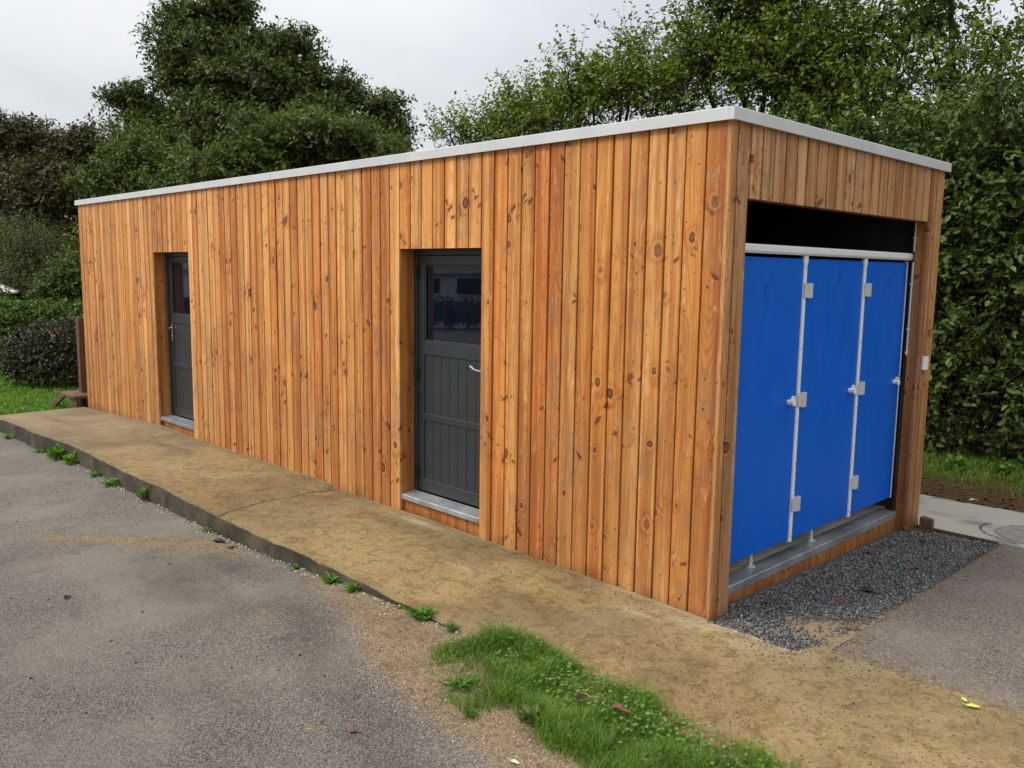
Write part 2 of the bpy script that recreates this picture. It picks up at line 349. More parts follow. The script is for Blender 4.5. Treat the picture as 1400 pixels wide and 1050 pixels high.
def gravel():
    n = NT('basalt_chippings'); r = n.island(); v = n.noise(n.pos(), 120., 2.)
    c = n.ramp(n.f('ADD', n.f('MULTIPLY', r, .85), n.f('MULTIPLY', v, .15)), (.05, (.048, .047, .045)), (.45, (.105, .102, .098)), (.78, (.185, .178, .166)), (.96, (.36, .33, .27)))
    n.set(Base_Color=c, Roughness=.65, Specular_IOR_Level=.4); return n.m
M['gravel'] = gravel()
def dead(name, a, b):
    n = NT(name); p = n.tc('Object')
    n.set(Base_Color=n.mix(n.noise(p, 40., 3.), a, b), Roughness=.6, Specular_IOR_Level=.3); return n.m
M['deadleaf'] = dead('dead_leaf', (.07, .028, .013), (.20, .085, .035))
M['darkleaf'] = dead('dark_dead_leaf', (.025, .012, .008), (.07, .035, .020))
M['yellowleaf'] = dead('fallen_yellow_leaf', (.42, .50, .06), (.62, .66, .16))
M['paleleaf'] = dead('pale_fallen_leaf', (.50, .45, .22), (.68, .62, .40))
M['crack'] = simple('crack_dirt', (.035, .026, .015), .9)

# ------------------------------------------------------------------ mesh helpers
def mesh(name, V, Fc, mat, parent=None, loc=(0, 0, 0), rotz=0., smooth=False, midx=None, mats=None):
    me = bpy.data.meshes.new(name)
    if isinstance(V, np.ndarray) and isinstance(Fc, np.ndarray):
        nv, (nf, k) = len(V), Fc.shape
        me.vertices.add(nv); me.vertices.foreach_set('co', np.ascontiguousarray(V, dtype=np.float32).ravel())
        me.loops.add(nf*k); me.polygons.add(nf)
        me.polygons.foreach_set('loop_start', np.arange(0, nf*k, k, dtype=np.int32))
        me.loops.foreach_set('vertex_index', np.ascontiguousarray(Fc, dtype=np.int32).ravel())
        me.update(calc_edges=True); me.validate()
    else:
        me.from_pydata([tuple(v) for v in V], [], [tuple(f) for f in Fc]); me.update()
    for mm in (mats or [mat]): me.materials.append(mm)
    if midx is not None: me.polygons.foreach_set('material_index', np.asarray(midx, dtype=np.int32))
    if smooth: me.polygons.foreach_set('use_smooth', np.ones(len(me.polygons), dtype=bool))
    o = bpy.data.objects.new(name, me); COL.objects.link(o)
    o.location = loc; o.rotation_euler = (0, 0, rotz)
    if parent is not None: o.parent = parent
    return o
class MB:
    def __init__(s): s.V, s.F = [], []
    def box(s, x0, x1, y0, y1, z0, z1, c=0.):
        """box; c = chamfer of the four edges along its longest axis"""
        if c <= 0:
            b = len(s.V)
            s.V += [(x0, y0, z0), (x1, y0, z0), (x1, y1, z0), (x0, y1, z0), (x0, y0, z1), (x1, y0, z1), (x1, y1, z1), (x0, y1, z1)]
            s.F += [tuple(b+i for i in q) for q in ((0, 3, 2, 1), (4, 5, 6, 7), (0, 1, 5, 4), (1, 2, 6, 5), (2, 3, 7, 6), (3, 0, 4, 7))]
            return s
        d = (x1-x0, y1-y0, z1-z0); ax = d.index(max(d))
        lo, hi = [(x0, y0, z0), (x1, y1, z1)]
        a, b_ = [(1, 2), (2, 0), (0, 1)][ax]
        A0, A1, B0, B1 = lo[a], hi[a], lo[b_], hi[b_]
        prof = [(A0+c, B0), (A1-c, B0), (A1, B0+c), (A1, B1-c), (A1-c, B1), (A0+c, B1), (A0, B1-c), (A0, B0+c)]
        return s.prism([(p[0], p[1]) for p in prof], ax, lo[ax], hi[ax])
    def prism(s, prof, ax, t0, t1):
        """profile in the plane normal to axis ax (order: next two axes), extruded t0..t1"""
        b = len(s.V); k = len(prof)
        for t in (t0, t1):
            for (p, q) in prof:
                v = [0, 0, 0]; v[ax] = t; v[(ax+1) % 3] = p; v[(ax+2) % 3] = q; s.V.append(tuple(v))
        s.F.append(tuple(b+i for i in range(k))[::-1]); s.F.append(tuple(b+k+i for i in range(k)))
        for i in range(k):
            j = (i+1) % k; s.F.append((b+i, b+j, b+k+j, b+k+i))
        return s
    def tube(s, pts, rads, k=8, caps=True):
        b = len(s.V); pts = [Vector(p) for p in pts]
        for i, p in enumerate(pts):
            t = (pts[min(i+1, len(pts)-1)] - pts[max(i-1, 0)]).normalized()
            a = Vector((0, 0, 1)) if abs(t.z) < .9 else Vector((1, 0, 0))
            e1 = t.cross(a).normalized(); e2 = t.cross(e1)
            r = rads[i] if hasattr(rads, '__len__') else rads
            for j in range(k):
                q = 2*math.pi*j/k; s.V.append(tuple(p + (e1*math.cos(q) + e2*math.sin(q))*r))
        for i in range(len(pts)-1):
            for j in range(k):
                j2 = (j+1) % k; s.F.append((b+i*k+j, b+i*k+j2, b+(i+1)*k+j2, b+(i+1)*k+j))
        if caps:
            s.F.append(tuple(b+j for j in range(k))[::-1]); e = b+(len(pts)-1)*k; s.F.append(tuple(e+j for j in range(k)))
        return s
    def build(s, name, mat, parent=None, **k): return mesh(name, s.V, s.F, mat, parent, **k)
def tag(o, label=None, cat=None, group=None, kind=None):
    if label: o['label'] = label
    if cat: o['category'] = cat
    if group: o['group'] = group
    if kind: o['kind'] = kind
    return o
def empty(name, label, cat, loc=(0, 0, 0), group=None):
    o = bpy.data.objects.new(name, None); COL.objects.link(o); o.location = loc; o.empty_display_size = .2
    return tag(o, label, cat, group)
# value noise in numpy
_perm = np.random.default_rng(5).random((256, 256))
def vnoise(x, y, s=1.):
    x = np.asarray(x)*s + 1000.; y = np.asarray(y)*s + 1000.
    i, j = np.floor(x).astype(int), np.floor(y).astype(int); fx, fy = x-i, y-j
    fx, fy = fx*fx*(3-2*fx), fy*fy*(3-2*fy)
    g = lambda a, b: _perm[a % 256, b % 256]
    return (g(i, j)*(1-fx)+g(i+1, j)*fx)*(1-fy) + (g(i, j+1)*(1-fx)+g(i+1, j+1)*fx)*fy
def fbm(x, y, s=1., o=4):
    t = 0; a = .5; n = 0
    for k in range(o): t = t + a*vnoise(x, y, s*2**k); n += a; a *= .5
    return t/n
def grid(name, xs, ys, zf, mat, attrs=None, keep=None):
    X, Y = np.meshgrid(xs, ys, indexing='ij'); nx, ny = X.shape
    if callable(zf): Z = zf(X, Y)
    V = np.stack([X.ravel(), Y.ravel(), Z.ravel()], 1)
    I = np.arange(nx*ny).reshape(nx, ny)
    Fc = np.stack([I[:-1, :-1].ravel(), I[1:, :-1].ravel(), I[1:, 1:].ravel(), I[:-1, 1:].ravel()], 1)
    if keep is not None:
        cx = (X[:-1, :-1]+X[1:, 1:]).ravel()/2; cy = (Y[:-1, :-1]+Y[1:, 1:]).ravel()/2
        Fc = Fc[keep(cx, cy)]
    o = mesh(name, V, Fc, mat, smooth=True)
    for k, fn in (attrs or {}).items():
        a = o.data.attributes.new(k, 'FLOAT', 'POINT'); a.data.foreach_set('value', fn(X, Y).ravel().astype(np.float32))
    return o
def segdist(X, Y, pts):
    d = np.full(np.shape(X), 1e9)
    for (ax, ay), (bx, by) in zip(pts[:-1], pts[1:]):
        L = (bx-ax)**2+(by-ay)**2+1e-12
        t = np.clip(((X-ax)*(bx-ax)+(Y-ay)*(by-ay))/L, 0, 1)
        d = np.minimum(d, np.hypot(X-ax-t*(bx-ax), Y-ay-t*(by-ay)))
    return d
def inpoly(X, Y, poly):
    ins = np.zeros(np.shape(X), bool); n = len(poly)
    for i in range(n):
        (x1, y1), (x2, y2) = poly[i], poly[(i+1) % n]
        c = ((y1 > Y) != (y2 > Y)) & (X < (x2-x1)*(Y-y1)/(y2-y1+1e-12)+x1)
        ins ^= c
    return ins

# ------------------------------------------------------------------ ground heights
def z_wall(x): return np.interp(x, [-10.95, -8.1, -7.1, -4.12, -4.02, -3.1, -2.1, 0, 8], [-.068, .055, .036, .052, .016, .021, .019, -.002, -.01])
def z_edge(x): return np.interp(x, [-10.95, -10, -7.6, -5.5, -3.7, -2.7, -1.4, -.7, 0, 8], [-.075, -.02, .058, .058, .048, .046, .036, .022, .012, .005])
def z_asph(x): return np.interp(x, [-40, -11, -9.6, -7.3, -5.2, -3.8, -2.7, -2, -1.4, -.8, 0, 12], [-.24, -.22, -.20, -.125, -.125, -.108, -.075, -.035, -.006, .012, .004, .0])
def z_lot(X, Y):
    base = z_asph(X)
    far = np.clip((-1.3-Y)/6, 0, 1)
    return base*(1-.25*far) + (fbm(X, Y, 1.3)-.5)*.022
def edge_y(x): return -1.225 + (fbm(x, x*0+3.3, .8, 3)-.5)*.10 + (vnoise(x, x*0, 9.)-.5)*.018

# ------------------------------------------------------------------ setting: ground
def big_sheet(name, x0, x1, y0, y1, z, mat):
    return tag(MB().box(x0, x1, y0, y1, z-.3, z).build(name, mat), kind='structure')
tag(mesh('ground', [(-220, -220, -.6), (220, -220, -.6), (220, 220, -.6), (-220, 220, -.6)], [(0, 1, 2, 3)], M['lawn']), kind='structure')

SANDLINE = [(-4.6, -1.24), (-2.72, -1.36), (-1.53, -1.58), (-.83, -1.90), (-.38, -1.97), (.145, -2.02), (.7, -2.05), (4, -2.2)]
STREAK = [(-4.65, -2.30), (-4.25, -1.92), (-3.72, -1.50), (-3.45, -1.36)]
def sand_f(X, Y):
    ly = np.interp(X, [p[0] for p in SANDLINE], [p[1] for p in SANDLINE])
    s = np.clip((Y-ly)/.22+.35, 0, 1) * (X > -4.4)
    s = s*np.interp(X, [-4.4, -2.6, -1.6], [.10, .50, 1.0])
    d = segdist(X, Y, STREAK); wd = np.interp(X, [-4.7, -4.2, -3.6], [.10, .13, .24])*(.55+.9*fbm(X, Y, 4.))
    s = np.maximum(s, 1.0*np.exp(-(d/wd)**2))
    for (px, py, r, a) in [(-.523, -2.373, .05, .9), (-.567, -2.128, .035, .6), (-3.98, -2.41, .09, .75), (-3.63, -2.42, .07, .5), (-4.9, -2.75, .12, .45), (-4.45, -2.35, .10, .7), (-4.0, -1.95, .14, .5), (-3.2, -1.42, .14, .7), (-1.9, -1.9, .25, .35)]:
        s = np.maximum(s, a*np.exp(-(((X-px)**2+(Y-py)**2)/r**2)))
    s = np.maximum(s, .16*np.clip((fbm(X, Y, .7)-.55)*5, 0, 1))
    s = np.maximum(s, np.clip(1-(edge_y(X)-Y)/.07, 0, 1)*.5)
    return np.clip(s, 0, 1)
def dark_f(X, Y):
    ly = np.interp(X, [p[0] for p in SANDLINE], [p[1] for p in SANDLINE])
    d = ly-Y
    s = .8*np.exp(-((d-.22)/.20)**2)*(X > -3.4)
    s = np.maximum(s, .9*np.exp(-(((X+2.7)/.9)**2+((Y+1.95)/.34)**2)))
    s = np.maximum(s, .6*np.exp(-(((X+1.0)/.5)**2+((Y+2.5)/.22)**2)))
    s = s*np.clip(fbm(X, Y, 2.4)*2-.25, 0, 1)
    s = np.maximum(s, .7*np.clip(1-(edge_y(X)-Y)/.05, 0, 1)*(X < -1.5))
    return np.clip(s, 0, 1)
xs = np.concatenate([np.arange(-40, -12, 1.), np.arange(-12, 2.6, .045), np.arange(2.6, 14, .6)])
ys = np.concatenate([np.arange(-40, -6, 1.), np.arange(-6, -3.6, .15), np.arange(-3.6, -1.04, .03)])
tag(grid('asphalt_yard', xs, ys, z_lot, M['asphalt'], {'sand': sand_f, 'dark': dark_f}), kind='structure')

# concrete slab: bumpy top, broken front edge, sides
def slab_top(X, T):
    """T 0..1 from front edge to the wall"""
    return z_edge(X)*(1-T)+z_wall(X)*T + (fbm(X, T*1.3, 2.2)-.5)*.014
sx = np.concatenate([np.arange(-10.93, 2.4, .05), np.arange(2.4, 9, .5)])
st = np.linspace(0, 1, 30)
X, T = np.meshgrid(sx, st, indexing='ij')
yb = np.where(sx < -.02, .012, np.where(sx < .62, -.02+.0*sx, .14 + (fbm(sx, sx*0+7, 2.)-.5)*.05))
yb = np.where((sx > -.02) & (sx < .62), -.022 + (vnoise(sx, sx*0, 7.)-.5)*.04, yb)
ye = edge_y(sx); Y = ye[:, None]*(1-T)+yb[:, None]*T
Z = slab_top(X, T)
I = np.arange(X.size).reshape(X.shape)
V = np.stack([X.ravel(), Y.ravel(), Z.ravel()], 1)
F = np.stack([I[:-1, :-1].ravel(), I[1:, :-1].ravel(), I[1:, 1:].ravel(), I[:-1, 1:].ravel()], 1)
def skirt(idx, V, F, depth=.45, out=(0, 0)):
    b = len(V); low = V[idx].copy(); mid = V[idx].copy()
    mid[:, 2] -= .012; mid[:, 0] += out[0]*.012; mid[:, 1] += out[1]*.012
    low[:, 2] -= depth; low[:, 0] += out[0]*.02; low[:, 1] += out[1]*.02
    V = np.concatenate([V, mid, low]); k = len(idx); a = np.arange(k-1)
    F = np.concatenate([F, np.stack([idx[:-1], b+a, b+a+1, idx[1:]], 1), np.stack([b+a, b+k+a, b+k+a+1, b+a+1], 1)]); return V, F
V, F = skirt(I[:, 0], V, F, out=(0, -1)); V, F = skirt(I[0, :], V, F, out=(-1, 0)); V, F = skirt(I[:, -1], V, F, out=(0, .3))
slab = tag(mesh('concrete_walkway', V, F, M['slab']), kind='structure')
nv = len(V)
CRACK = [(-3.80, -1.25), (-3.93, -.95), (-4.0, -.72), (-3.98, -.50), (-4.02, -.30), (-4.01, -.05)]
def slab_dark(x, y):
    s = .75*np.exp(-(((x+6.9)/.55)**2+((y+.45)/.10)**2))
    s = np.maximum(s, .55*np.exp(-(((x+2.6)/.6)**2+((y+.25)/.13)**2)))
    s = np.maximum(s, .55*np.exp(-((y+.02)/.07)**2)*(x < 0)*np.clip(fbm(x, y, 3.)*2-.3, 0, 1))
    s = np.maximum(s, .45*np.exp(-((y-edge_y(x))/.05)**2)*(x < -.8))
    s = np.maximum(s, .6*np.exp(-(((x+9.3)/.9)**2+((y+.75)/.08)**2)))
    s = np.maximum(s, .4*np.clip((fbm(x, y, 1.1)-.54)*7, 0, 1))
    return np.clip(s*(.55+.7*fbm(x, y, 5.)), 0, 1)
def slab_sand(x, y):
    s = .8*np.exp(-(((x+2.62)/.20)**2+((y+.10)/.035)**2))
    s = np.maximum(s, .6*np.exp(-(((x+.35)/.16)**2+((y+.25)/.025)**2)))
    s = np.maximum(s, .5*np.exp(-((y+.012)/.03)**2)*((x > -.75) & (x < .7)))
    s = np.maximum(s, .45*np.exp(-(((x+1.6)/.12)**2+((y+.55)/.04)**2)))
    s = np.maximum(s, .10*np.clip((fbm(x, y, 2.3)-.60)*6, 0, 1))
    s = np.maximum(s, .45*np.exp(-(((x-.15)/.5)**2+((y+.12)/.10)**2))*(vnoise(x, y, 14.) > .35))
    return np.clip(s*(.4+fbm(x, y, 7.)), 0, 1)
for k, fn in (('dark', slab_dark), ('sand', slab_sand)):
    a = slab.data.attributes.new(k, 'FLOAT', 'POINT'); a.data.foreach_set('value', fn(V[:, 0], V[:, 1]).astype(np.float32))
# crack across the slab as a thin sunken dirt line, part of the walkway
def ribbon(pts, w, zf, dz=.004, wob=.012, n=10, seed=1):
    rg = np.random.default_rng(seed); P = []
    for (a, b) in zip(pts[:-1], pts[1:]):
        for t in np.linspace(0, 1, n, endpoint=False): P.append((a[0]+(b[0]-a[0])*t+rg.normal()*wob, a[1]+(b[1]-a[1])*t+rg.normal()*wob))
    P.append(pts[-1]); P = np.array(P); D = np.gradient(P, axis=0); D /= np.linalg.norm(D, axis=1)[:, None]
    Nn = np.stack([-D[:, 1], D[:, 0]], 1); ww = w*(.5+rg.random(len(P)))[:, None]
    A, B = P+Nn*ww, P-Nn*ww
    VV = [(x, y, zf(x, y)+dz) for x, y in A] + [(x, y, zf(x, y)+dz) for x, y in B]; k = len(P)
    return VV, [(i, i+1, k+i+1, k+i) for i in range(k-1)]
def z_slab_at(x, y):
    t = np.clip((y-edge_y(np.array(x)))/(.012-edge_y(np.array(x))), 0, 1)
    return float(slab_top(np.array(float(x)), np.array(float(t))))
v_, f_ = ribbon(CRACK, .0045, z_slab_at, .004, .010, 8, 3)
mesh('crack', v_, f_, M['crack'], slab)

# gravel bed, right asphalt, concrete apron, verge, lawn
def z_bed(X, Y): return -.018 - .022*Y + (fbm(X, Y, 5.)-.5)*.03
def bed_sand(X, Y): return np.clip(np.exp(-(((X-.47)/.22)**2+((Y-.42)/.22)**2))*1.3 + .6*np.clip((Y*0+X-.50)/.12, 0, 1)*(Y < 1.6), 0, 1)
tag(grid('gravel_bed', np.arange(-.12, .70, .04), np.arange(-.06, 3.26, .04), z_bed, M['bed'], {'sand': bed_sand}), kind='structure')
def z_lane(X, Y): return np.interp(Y, [0, .14, 3.2, 4], [-.02, -.022, -.07, -.09]) + (fbm(X, Y, 2.)-.5)*.012 - .06*np.clip((.645-X)/.03, 0, 1)
def lane_sand(X, Y): return np.clip(.55*np.clip(1-(Y-.1)/.35, 0, 1) + .36 + .5*np.exp(-((X-.66)/.07)**2), 0, .62)
def lane_dark(X, Y): return np.clip(.8*np.exp(-((Y-.15)/.03)**2)*(X > .95), 0, 1)
tag(grid('asphalt_lane', np.concatenate([np.arange(.60, 2.6, .03), np.arange(2.6, 14, .5)]), np.arange(.08, 3.30, .04), z_lane, M['asphalt'], {'sand': lane_sand, 'dark': lane_dark}), kind='structure')
def z_apron(X, Y): return -.062 - .004*(Y-3.2) + (fbm(X, Y, 1.5)-.5)*.008 - .10*np.clip((Y-(4.36+.07*(fbm(X, X*0, 1.6)-.5)))/.04, 0, 1) - .05*np.clip((3.235-Y)/.02, 0, 1)
def apron_dark(X, Y): return np.clip(.6*np.exp(-(((X-.0)/.12)**2+((Y-3.75)/.05)**2)) + .8*np.clip((fbm(X, Y, 3.)-.62)*6, 0, 1), 0, 1)
tag(grid('concrete_path', np.concatenate([np.arange(-14, -1.5, .5), np.arange(-1.5, 3, .05), np.arange(3, 14, .5)]), np.concatenate([np.arange(3.205, 3.26, .01), np.arange(3.26, 4.5, .03)]), z_apron, M['concrete'], {'dark': apron_dark}), kind='structure')
def z_verge(X, Y): return -.115 + .05*np.clip((Y-4.7)/.5, 0, 1) + (fbm(X, Y, 2.5)-.5)*.07
tag(grid('earth_verge', np.concatenate([np.arange(-24, -2, .6), np.arange(-2, 3, .06), np.arange(3, 16, .6)]), np.concatenate([np.arange(4.34, 6.5, .05), np.arange(6.5, 16, .6)]), z_verge, M['soil']), kind='structure')
def z_lawn(X, Y): return -.17 + (fbm(X, Y, .8)-.5)*.05 - .0*X
tag(grid('lawn', np.concatenate([np.arange(-60, -20, 2.), np.arange(-20, -10.88, .25)]), np.concatenate([np.arange(-1.2, 6, .25), np.arange(6, 40, 2.)]), z_lawn, M['lawn']), kind='structure')

# ------------------------------------------------------------------ the timber building
L, W, H = 10.72, 3.217, 2.90
HD = 2.215                                        # door heads
D1, D2 = (-8.078, -7.088), (-3.056, -2.066)
FO = (.228, 2.956, 2.484)                         # front opening y0, y1, head
B = empty('timber_building', 'long flat roofed timber building with two grey doors and three blue cubicle doors', 'building')
PAL = [(.63, .292, .078), (.67, .335, .102), (.60, .262, .060), (.65, .318, .092), (.59, .245, .054), (.63, .295, .080), (.71, .375, .125), (.60, .27, .068), (.56, .222, .044), (.66, .33, .102)]
DEEP = [(.57, .215, .045), (.54, .20, .042), (.60, .235, .05)]
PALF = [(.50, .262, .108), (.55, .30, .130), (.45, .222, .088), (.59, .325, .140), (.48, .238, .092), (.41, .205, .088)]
prg = np.random.default_rng(4)
def plank(w, zb0, zb1, z1, loc, rotz, dim=1., thick=.026, pal=PAL):
    """board with a sloped shadow lap on its left side; local x across, -y outwards, z up"""
    g = .0085*(.75+.5*prg.random()); jit = prg.normal()*.0009
    prof = [(0, .020), (g, .020), (g+.001, .0045), (g+.008, .0), (w-.0025, 0.), (w, .0025), (w, thick), (0, thick)]
    if rotz > .5: prof = [(w-q[0]*(1.25 if 0 < q[0] < w/2 else 1.), q[1]) for q in prof][::-1]      # gable boards lap the other way round
    V = []
    for t in (0, 1):
        for (px, py) in prof:
            zb = zb0+(zb1-zb0)*px/w
            V.append((px, py+jit, z1 if t else zb))
    k = len(prof)
    Fs = [tuple(range(k)), tuple(range(2*k-1, k-1, -1))] + [(i, k+i, k+(i+1) % k, (i+1) % k) for i in range(k)]
    o = mesh('plank', V, Fs, M['larch'], B, loc, rotz)
    if rotz == 0 and any(abs(loc[0]+w/2-q) < .07 for q in (-.09, -1.32, -1.45, -1.86, -3.32, -3.46, -4.30, -6.2, -8.7)): pal = DEEP
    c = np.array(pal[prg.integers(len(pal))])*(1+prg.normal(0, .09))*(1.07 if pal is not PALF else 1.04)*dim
    o.color = (*np.clip(c, .02, .9), 1)
    return o
def side_run(x0, x1, n, zlo=None):
    e = np.linspace(x0, x1, n+1); e[1:-1] += prg.normal(0, .002, n-1)
    for a, b in zip(e[:-1], e[1:]):
        if zlo is None:
            za, zb = float(z_wall(a))-.012, float(z_wall(b))-.012
        else: za = zb = zlo
        plank(b-a-.0006, za, zb, H+.01, (a, 0, 0), 0)
side_run(-L, D1[0], 19); side_run(D1[0], D1[1], 7, HD); side_run(D1[1], -5.068, 15)
side_run(-5.056, D2[0], 15); side_run(D2[0], D2[1], 7, HD); side_run(D2[1], -.026, 15)
plank(.0255, -.02, -.02, H+.01, (-.0256, .0, 0), 0, .9, .024)
def zfront(y): return -.02-.024*y
ed = np.concatenate([[.003], np.linspace(.091, W, 24)])
for a, b in zip(ed[:-1], ed[1:]):
    lo = FO[2] if (a > FO[0]-.03 and b < FO[1]+.03) else None
    za, zb = (zfront(a)-.02, zfront(b)-.02) if lo is None else (lo, lo)
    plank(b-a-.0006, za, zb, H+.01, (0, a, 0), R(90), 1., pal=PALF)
# hidden faces: back and far gable, plain cladding boards
for i in range(23):
    a = .03+i*(W-.03)/23; plank((W-.03)/23-.0006, -.2, -.2, H+.01, (-L, a+(W-.03)/23, 0), R(-90))
for i in range(60):
    a = -i*L/60; plank(L/60-.0006, -.2, -.2, H+.01, (a, W, 0), R(180))
# wall core behind the cladding
T0, T1 = .027, .16
core = MB()
for (a, b) in ((-L+.03, D1[0]-.022), (D1[1]+.022, D2[0]-.022), (D2[1]+.022, -.03)): core.box(a, b, T0, T1, -.15, H)
for d in (D1, D2): core.box(d[0]-.022, d[1]+.022, T0, T1, HD+.022, H)
core.box(-L+.03, -L+.16, T1+.001, W-.03, -.2, H); core.box(-L+.17, -.03, W-.16, W-.03, -.2, H)
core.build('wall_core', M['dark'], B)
fc = MB().box(-.13, -.027, T1+.001, FO[0]-.022, -.15, H).box(-.13, -.027, FO[1]+.022, W-.162, -.15, H).box(-.13, -.027, FO[0]-.02, FO[1]+.02, FO[2]+.022, H)
fc.build('wall_core', M['dark'], B)
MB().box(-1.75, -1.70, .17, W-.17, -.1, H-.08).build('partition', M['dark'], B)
MB().box(-L+.04, -.04, .03, W-.03, H-.07, H-.01).build('roof_deck', M['roof'], B)
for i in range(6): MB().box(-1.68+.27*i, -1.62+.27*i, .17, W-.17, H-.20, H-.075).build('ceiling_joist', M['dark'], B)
# roof edge flashing in lengths
def flash_side(x0, x1): return MB().prism([(-.030, 2.895), (.10, 2.91), (.10, 2.975), (-.026, 2.965), (-.030, 2.961)], 0, x0, x1).build('roof_flashing', M['zinc'], B)
flash_side(-L-.035, -5.094); flash_side(-5.087, -2.2); flash_side(-2.1985, -.002)
def flash_front(y0, y1):
    return MB().prism([(2.895, .033), (2.961, .033), (2.965, .029), (2.975, -.10), (2.91, -.10)], 1, y0, y1).build('roof_flashing', M['zinc'], B)
c = MB(); z0, z1 = 2.895, 2.965
c.V = [(-.0005, -.030, z0), (.033, -.030, z0), (.033, .004, z0), (-.0005, .004, z0), (-.0005, -.030, z1), (.033, -.030, z1), (.033, .004, z1), (-.0005, .004, z1)]
c.F = [(0, 3, 2, 1), (4, 5, 6, 7), (0, 1, 5, 4), (1, 2, 6, 5), (2, 3, 7, 6), (3, 0, 4, 7)]
c.build('roof_flashing', M['zinc'], B)
flash_front(.0055, 1.586); flash_front(1.592, W+.034)

def board(name, mb, dim=1., parent=B, mat='lining'):
    o = mb.build(name, M[mat], parent); cc = np.array(PAL[prg.integers(4)])*dim; o.color = (*cc, 1); return o
# door openings
def opening(d):
    a, b = d; sx = (a+b)/2; zt = float(z_wall(sx))-.02
    board('lining_board', MB().box(a-.0215, a-.001, .0275, .088, zt, HD)); board('lining_board', MB().box(a-.0215, a-.004, .0885, .1585, zt, HD), 1.1)
    board('lining_board', MB().box(b+.001, b+.0215, .0275, .1585, zt, HD)); board('lining_board', MB().box(a-.0215, b+.0215, .0275, .1585, HD+.0005, HD+.0215), .8)
    board('sill_board', MB().box(a, b, .045, .07, zt-.02, .1225), 1.)
    s = MB().prism([(.012, .122), (.012, .158), (.016, .162), (.150, .178), (.150, .122)], 0, a+.004, b-.004)
    s.build('door_sill', M['steel'], B)
def door(d, handle_side, top):
    a, b = d; y0 = .148
    fr = MB().box(a, a+.042, y0, y0+.07, .178, HD-.001, .003).box(b-.042, b, y0, y0+.07, .178, HD-.001, .003).box(a+.042, b-.042, y0, y0+.07, HD-.047, HD-.001, .003)
    fr.build('door_frame', M['greydoor'], B)
    x0, x1 = a+.046, b-.046; yl = y0+.014; zt = HD-.051; zb = .186
    g0, g1 = a+.122, b-.122
    z1, z2, z3, z4, z5 = .29, .80, .855, 1.35, 1.46
    zg = top
    lf = MB().box(x0, g0, yl, yl+.045, zb, zt, .003).box(g1, x1, yl, yl+.045, zb, zt, .003)
    for (p, q) in ((zb, z1), (z2, z3), (z4, z5), (zg, zt)): lf.box(g0, g1, yl, yl+.045, p, q, .003)
    dr = lf.build('door', M['greydoor'], B)
    MB().box(g0, g1, yl+.022, yl+.028, z5, zg).build('window_pane', M['glass'], dr)
    bd = MB()
    for (p, q, r_, s) in ((g0, g0+.014, z5, zg), (g1-.014, g1, z5, zg)): bd.box(p, q, yl+.006, yl+.0215, r_, s, .003)
    bd.box(g0+.014, g1-.014, yl+.006, yl+.0215, z5, z5+.014, .003).box(g0+.014, g1-.014, yl+.006, yl+.0215, zg-.014, zg, .003)
    bd.build('glazing_bead', M['greydoor'], dr)
    nb = 7; wd = (g1-g0)/nb
    for (p, q) in ((z1, z2), (z3, z4)):
        for i in range(nb):
            MB().box(g0+i*wd+.0012, g0+(i+1)*wd-.0012, yl+.010, yl+.022, p, q, .004).build('panel_board', M['greydoor'], dr)
        MB().box(g0, g1, yl+.0225, yl+.03, p, q).build('panel_back', M['greydoor'], dr)
    hs = 1 if handle_side == 'right' else -1
    hx = (x1-.055) if hs > 0 else (x0+.055)
    pl = MB().box(hx-.019, hx+.019, yl-.008, yl, 1.12, 1.34, .004)
    pl.tube([(hx, yl-.008, 1.285), (hx, yl-.05, 1.285)], .009, 10)
    if hs > 0: pl.tube([(hx, yl-.05, 1.285), (hx-.03, yl-.056, 1.284), (hx-.075, yl-.058, 1.291), (hx-.125, yl-.056, 1.312)], [.010, .010, .009, .008], 10)
    else: pl.tube([(hx, yl-.05, 1.285), (hx-.04, yl-.055, 1.284), (hx-.09, yl-.056, 1.29)] if False else [(hx, yl-.05, 1.285), (hx+.05, yl-.056, 1.284), (hx+.11, yl-.056, 1.288)], [.010, .009, .008], 10)
    pl.tube([(hx, yl-.010, 1.18), (hx, yl-.013, 1.18)], .009, 10)
    pl.build('handle', M['chrome'], dr)
    kx = a+.040 if hs > 0 else b-.040
    for z in (.34, 1.18, 2.03):
        MB().tube([(kx, y0-.006, z-.05), (kx, y0-.006, z+.05)], .0085, 8).tube([(kx, y0-.006, z-.058), (kx, y0-.006, z+.058)], .005, 8).box(kx-.03, kx+.03, y0-.0025, y0+.013, z-.045, z+.045).build('hinge', M['black'], dr)
opening(D1); opening(D2); door(D1, 'left', 2.105); door(D2, 'right', 2.09)

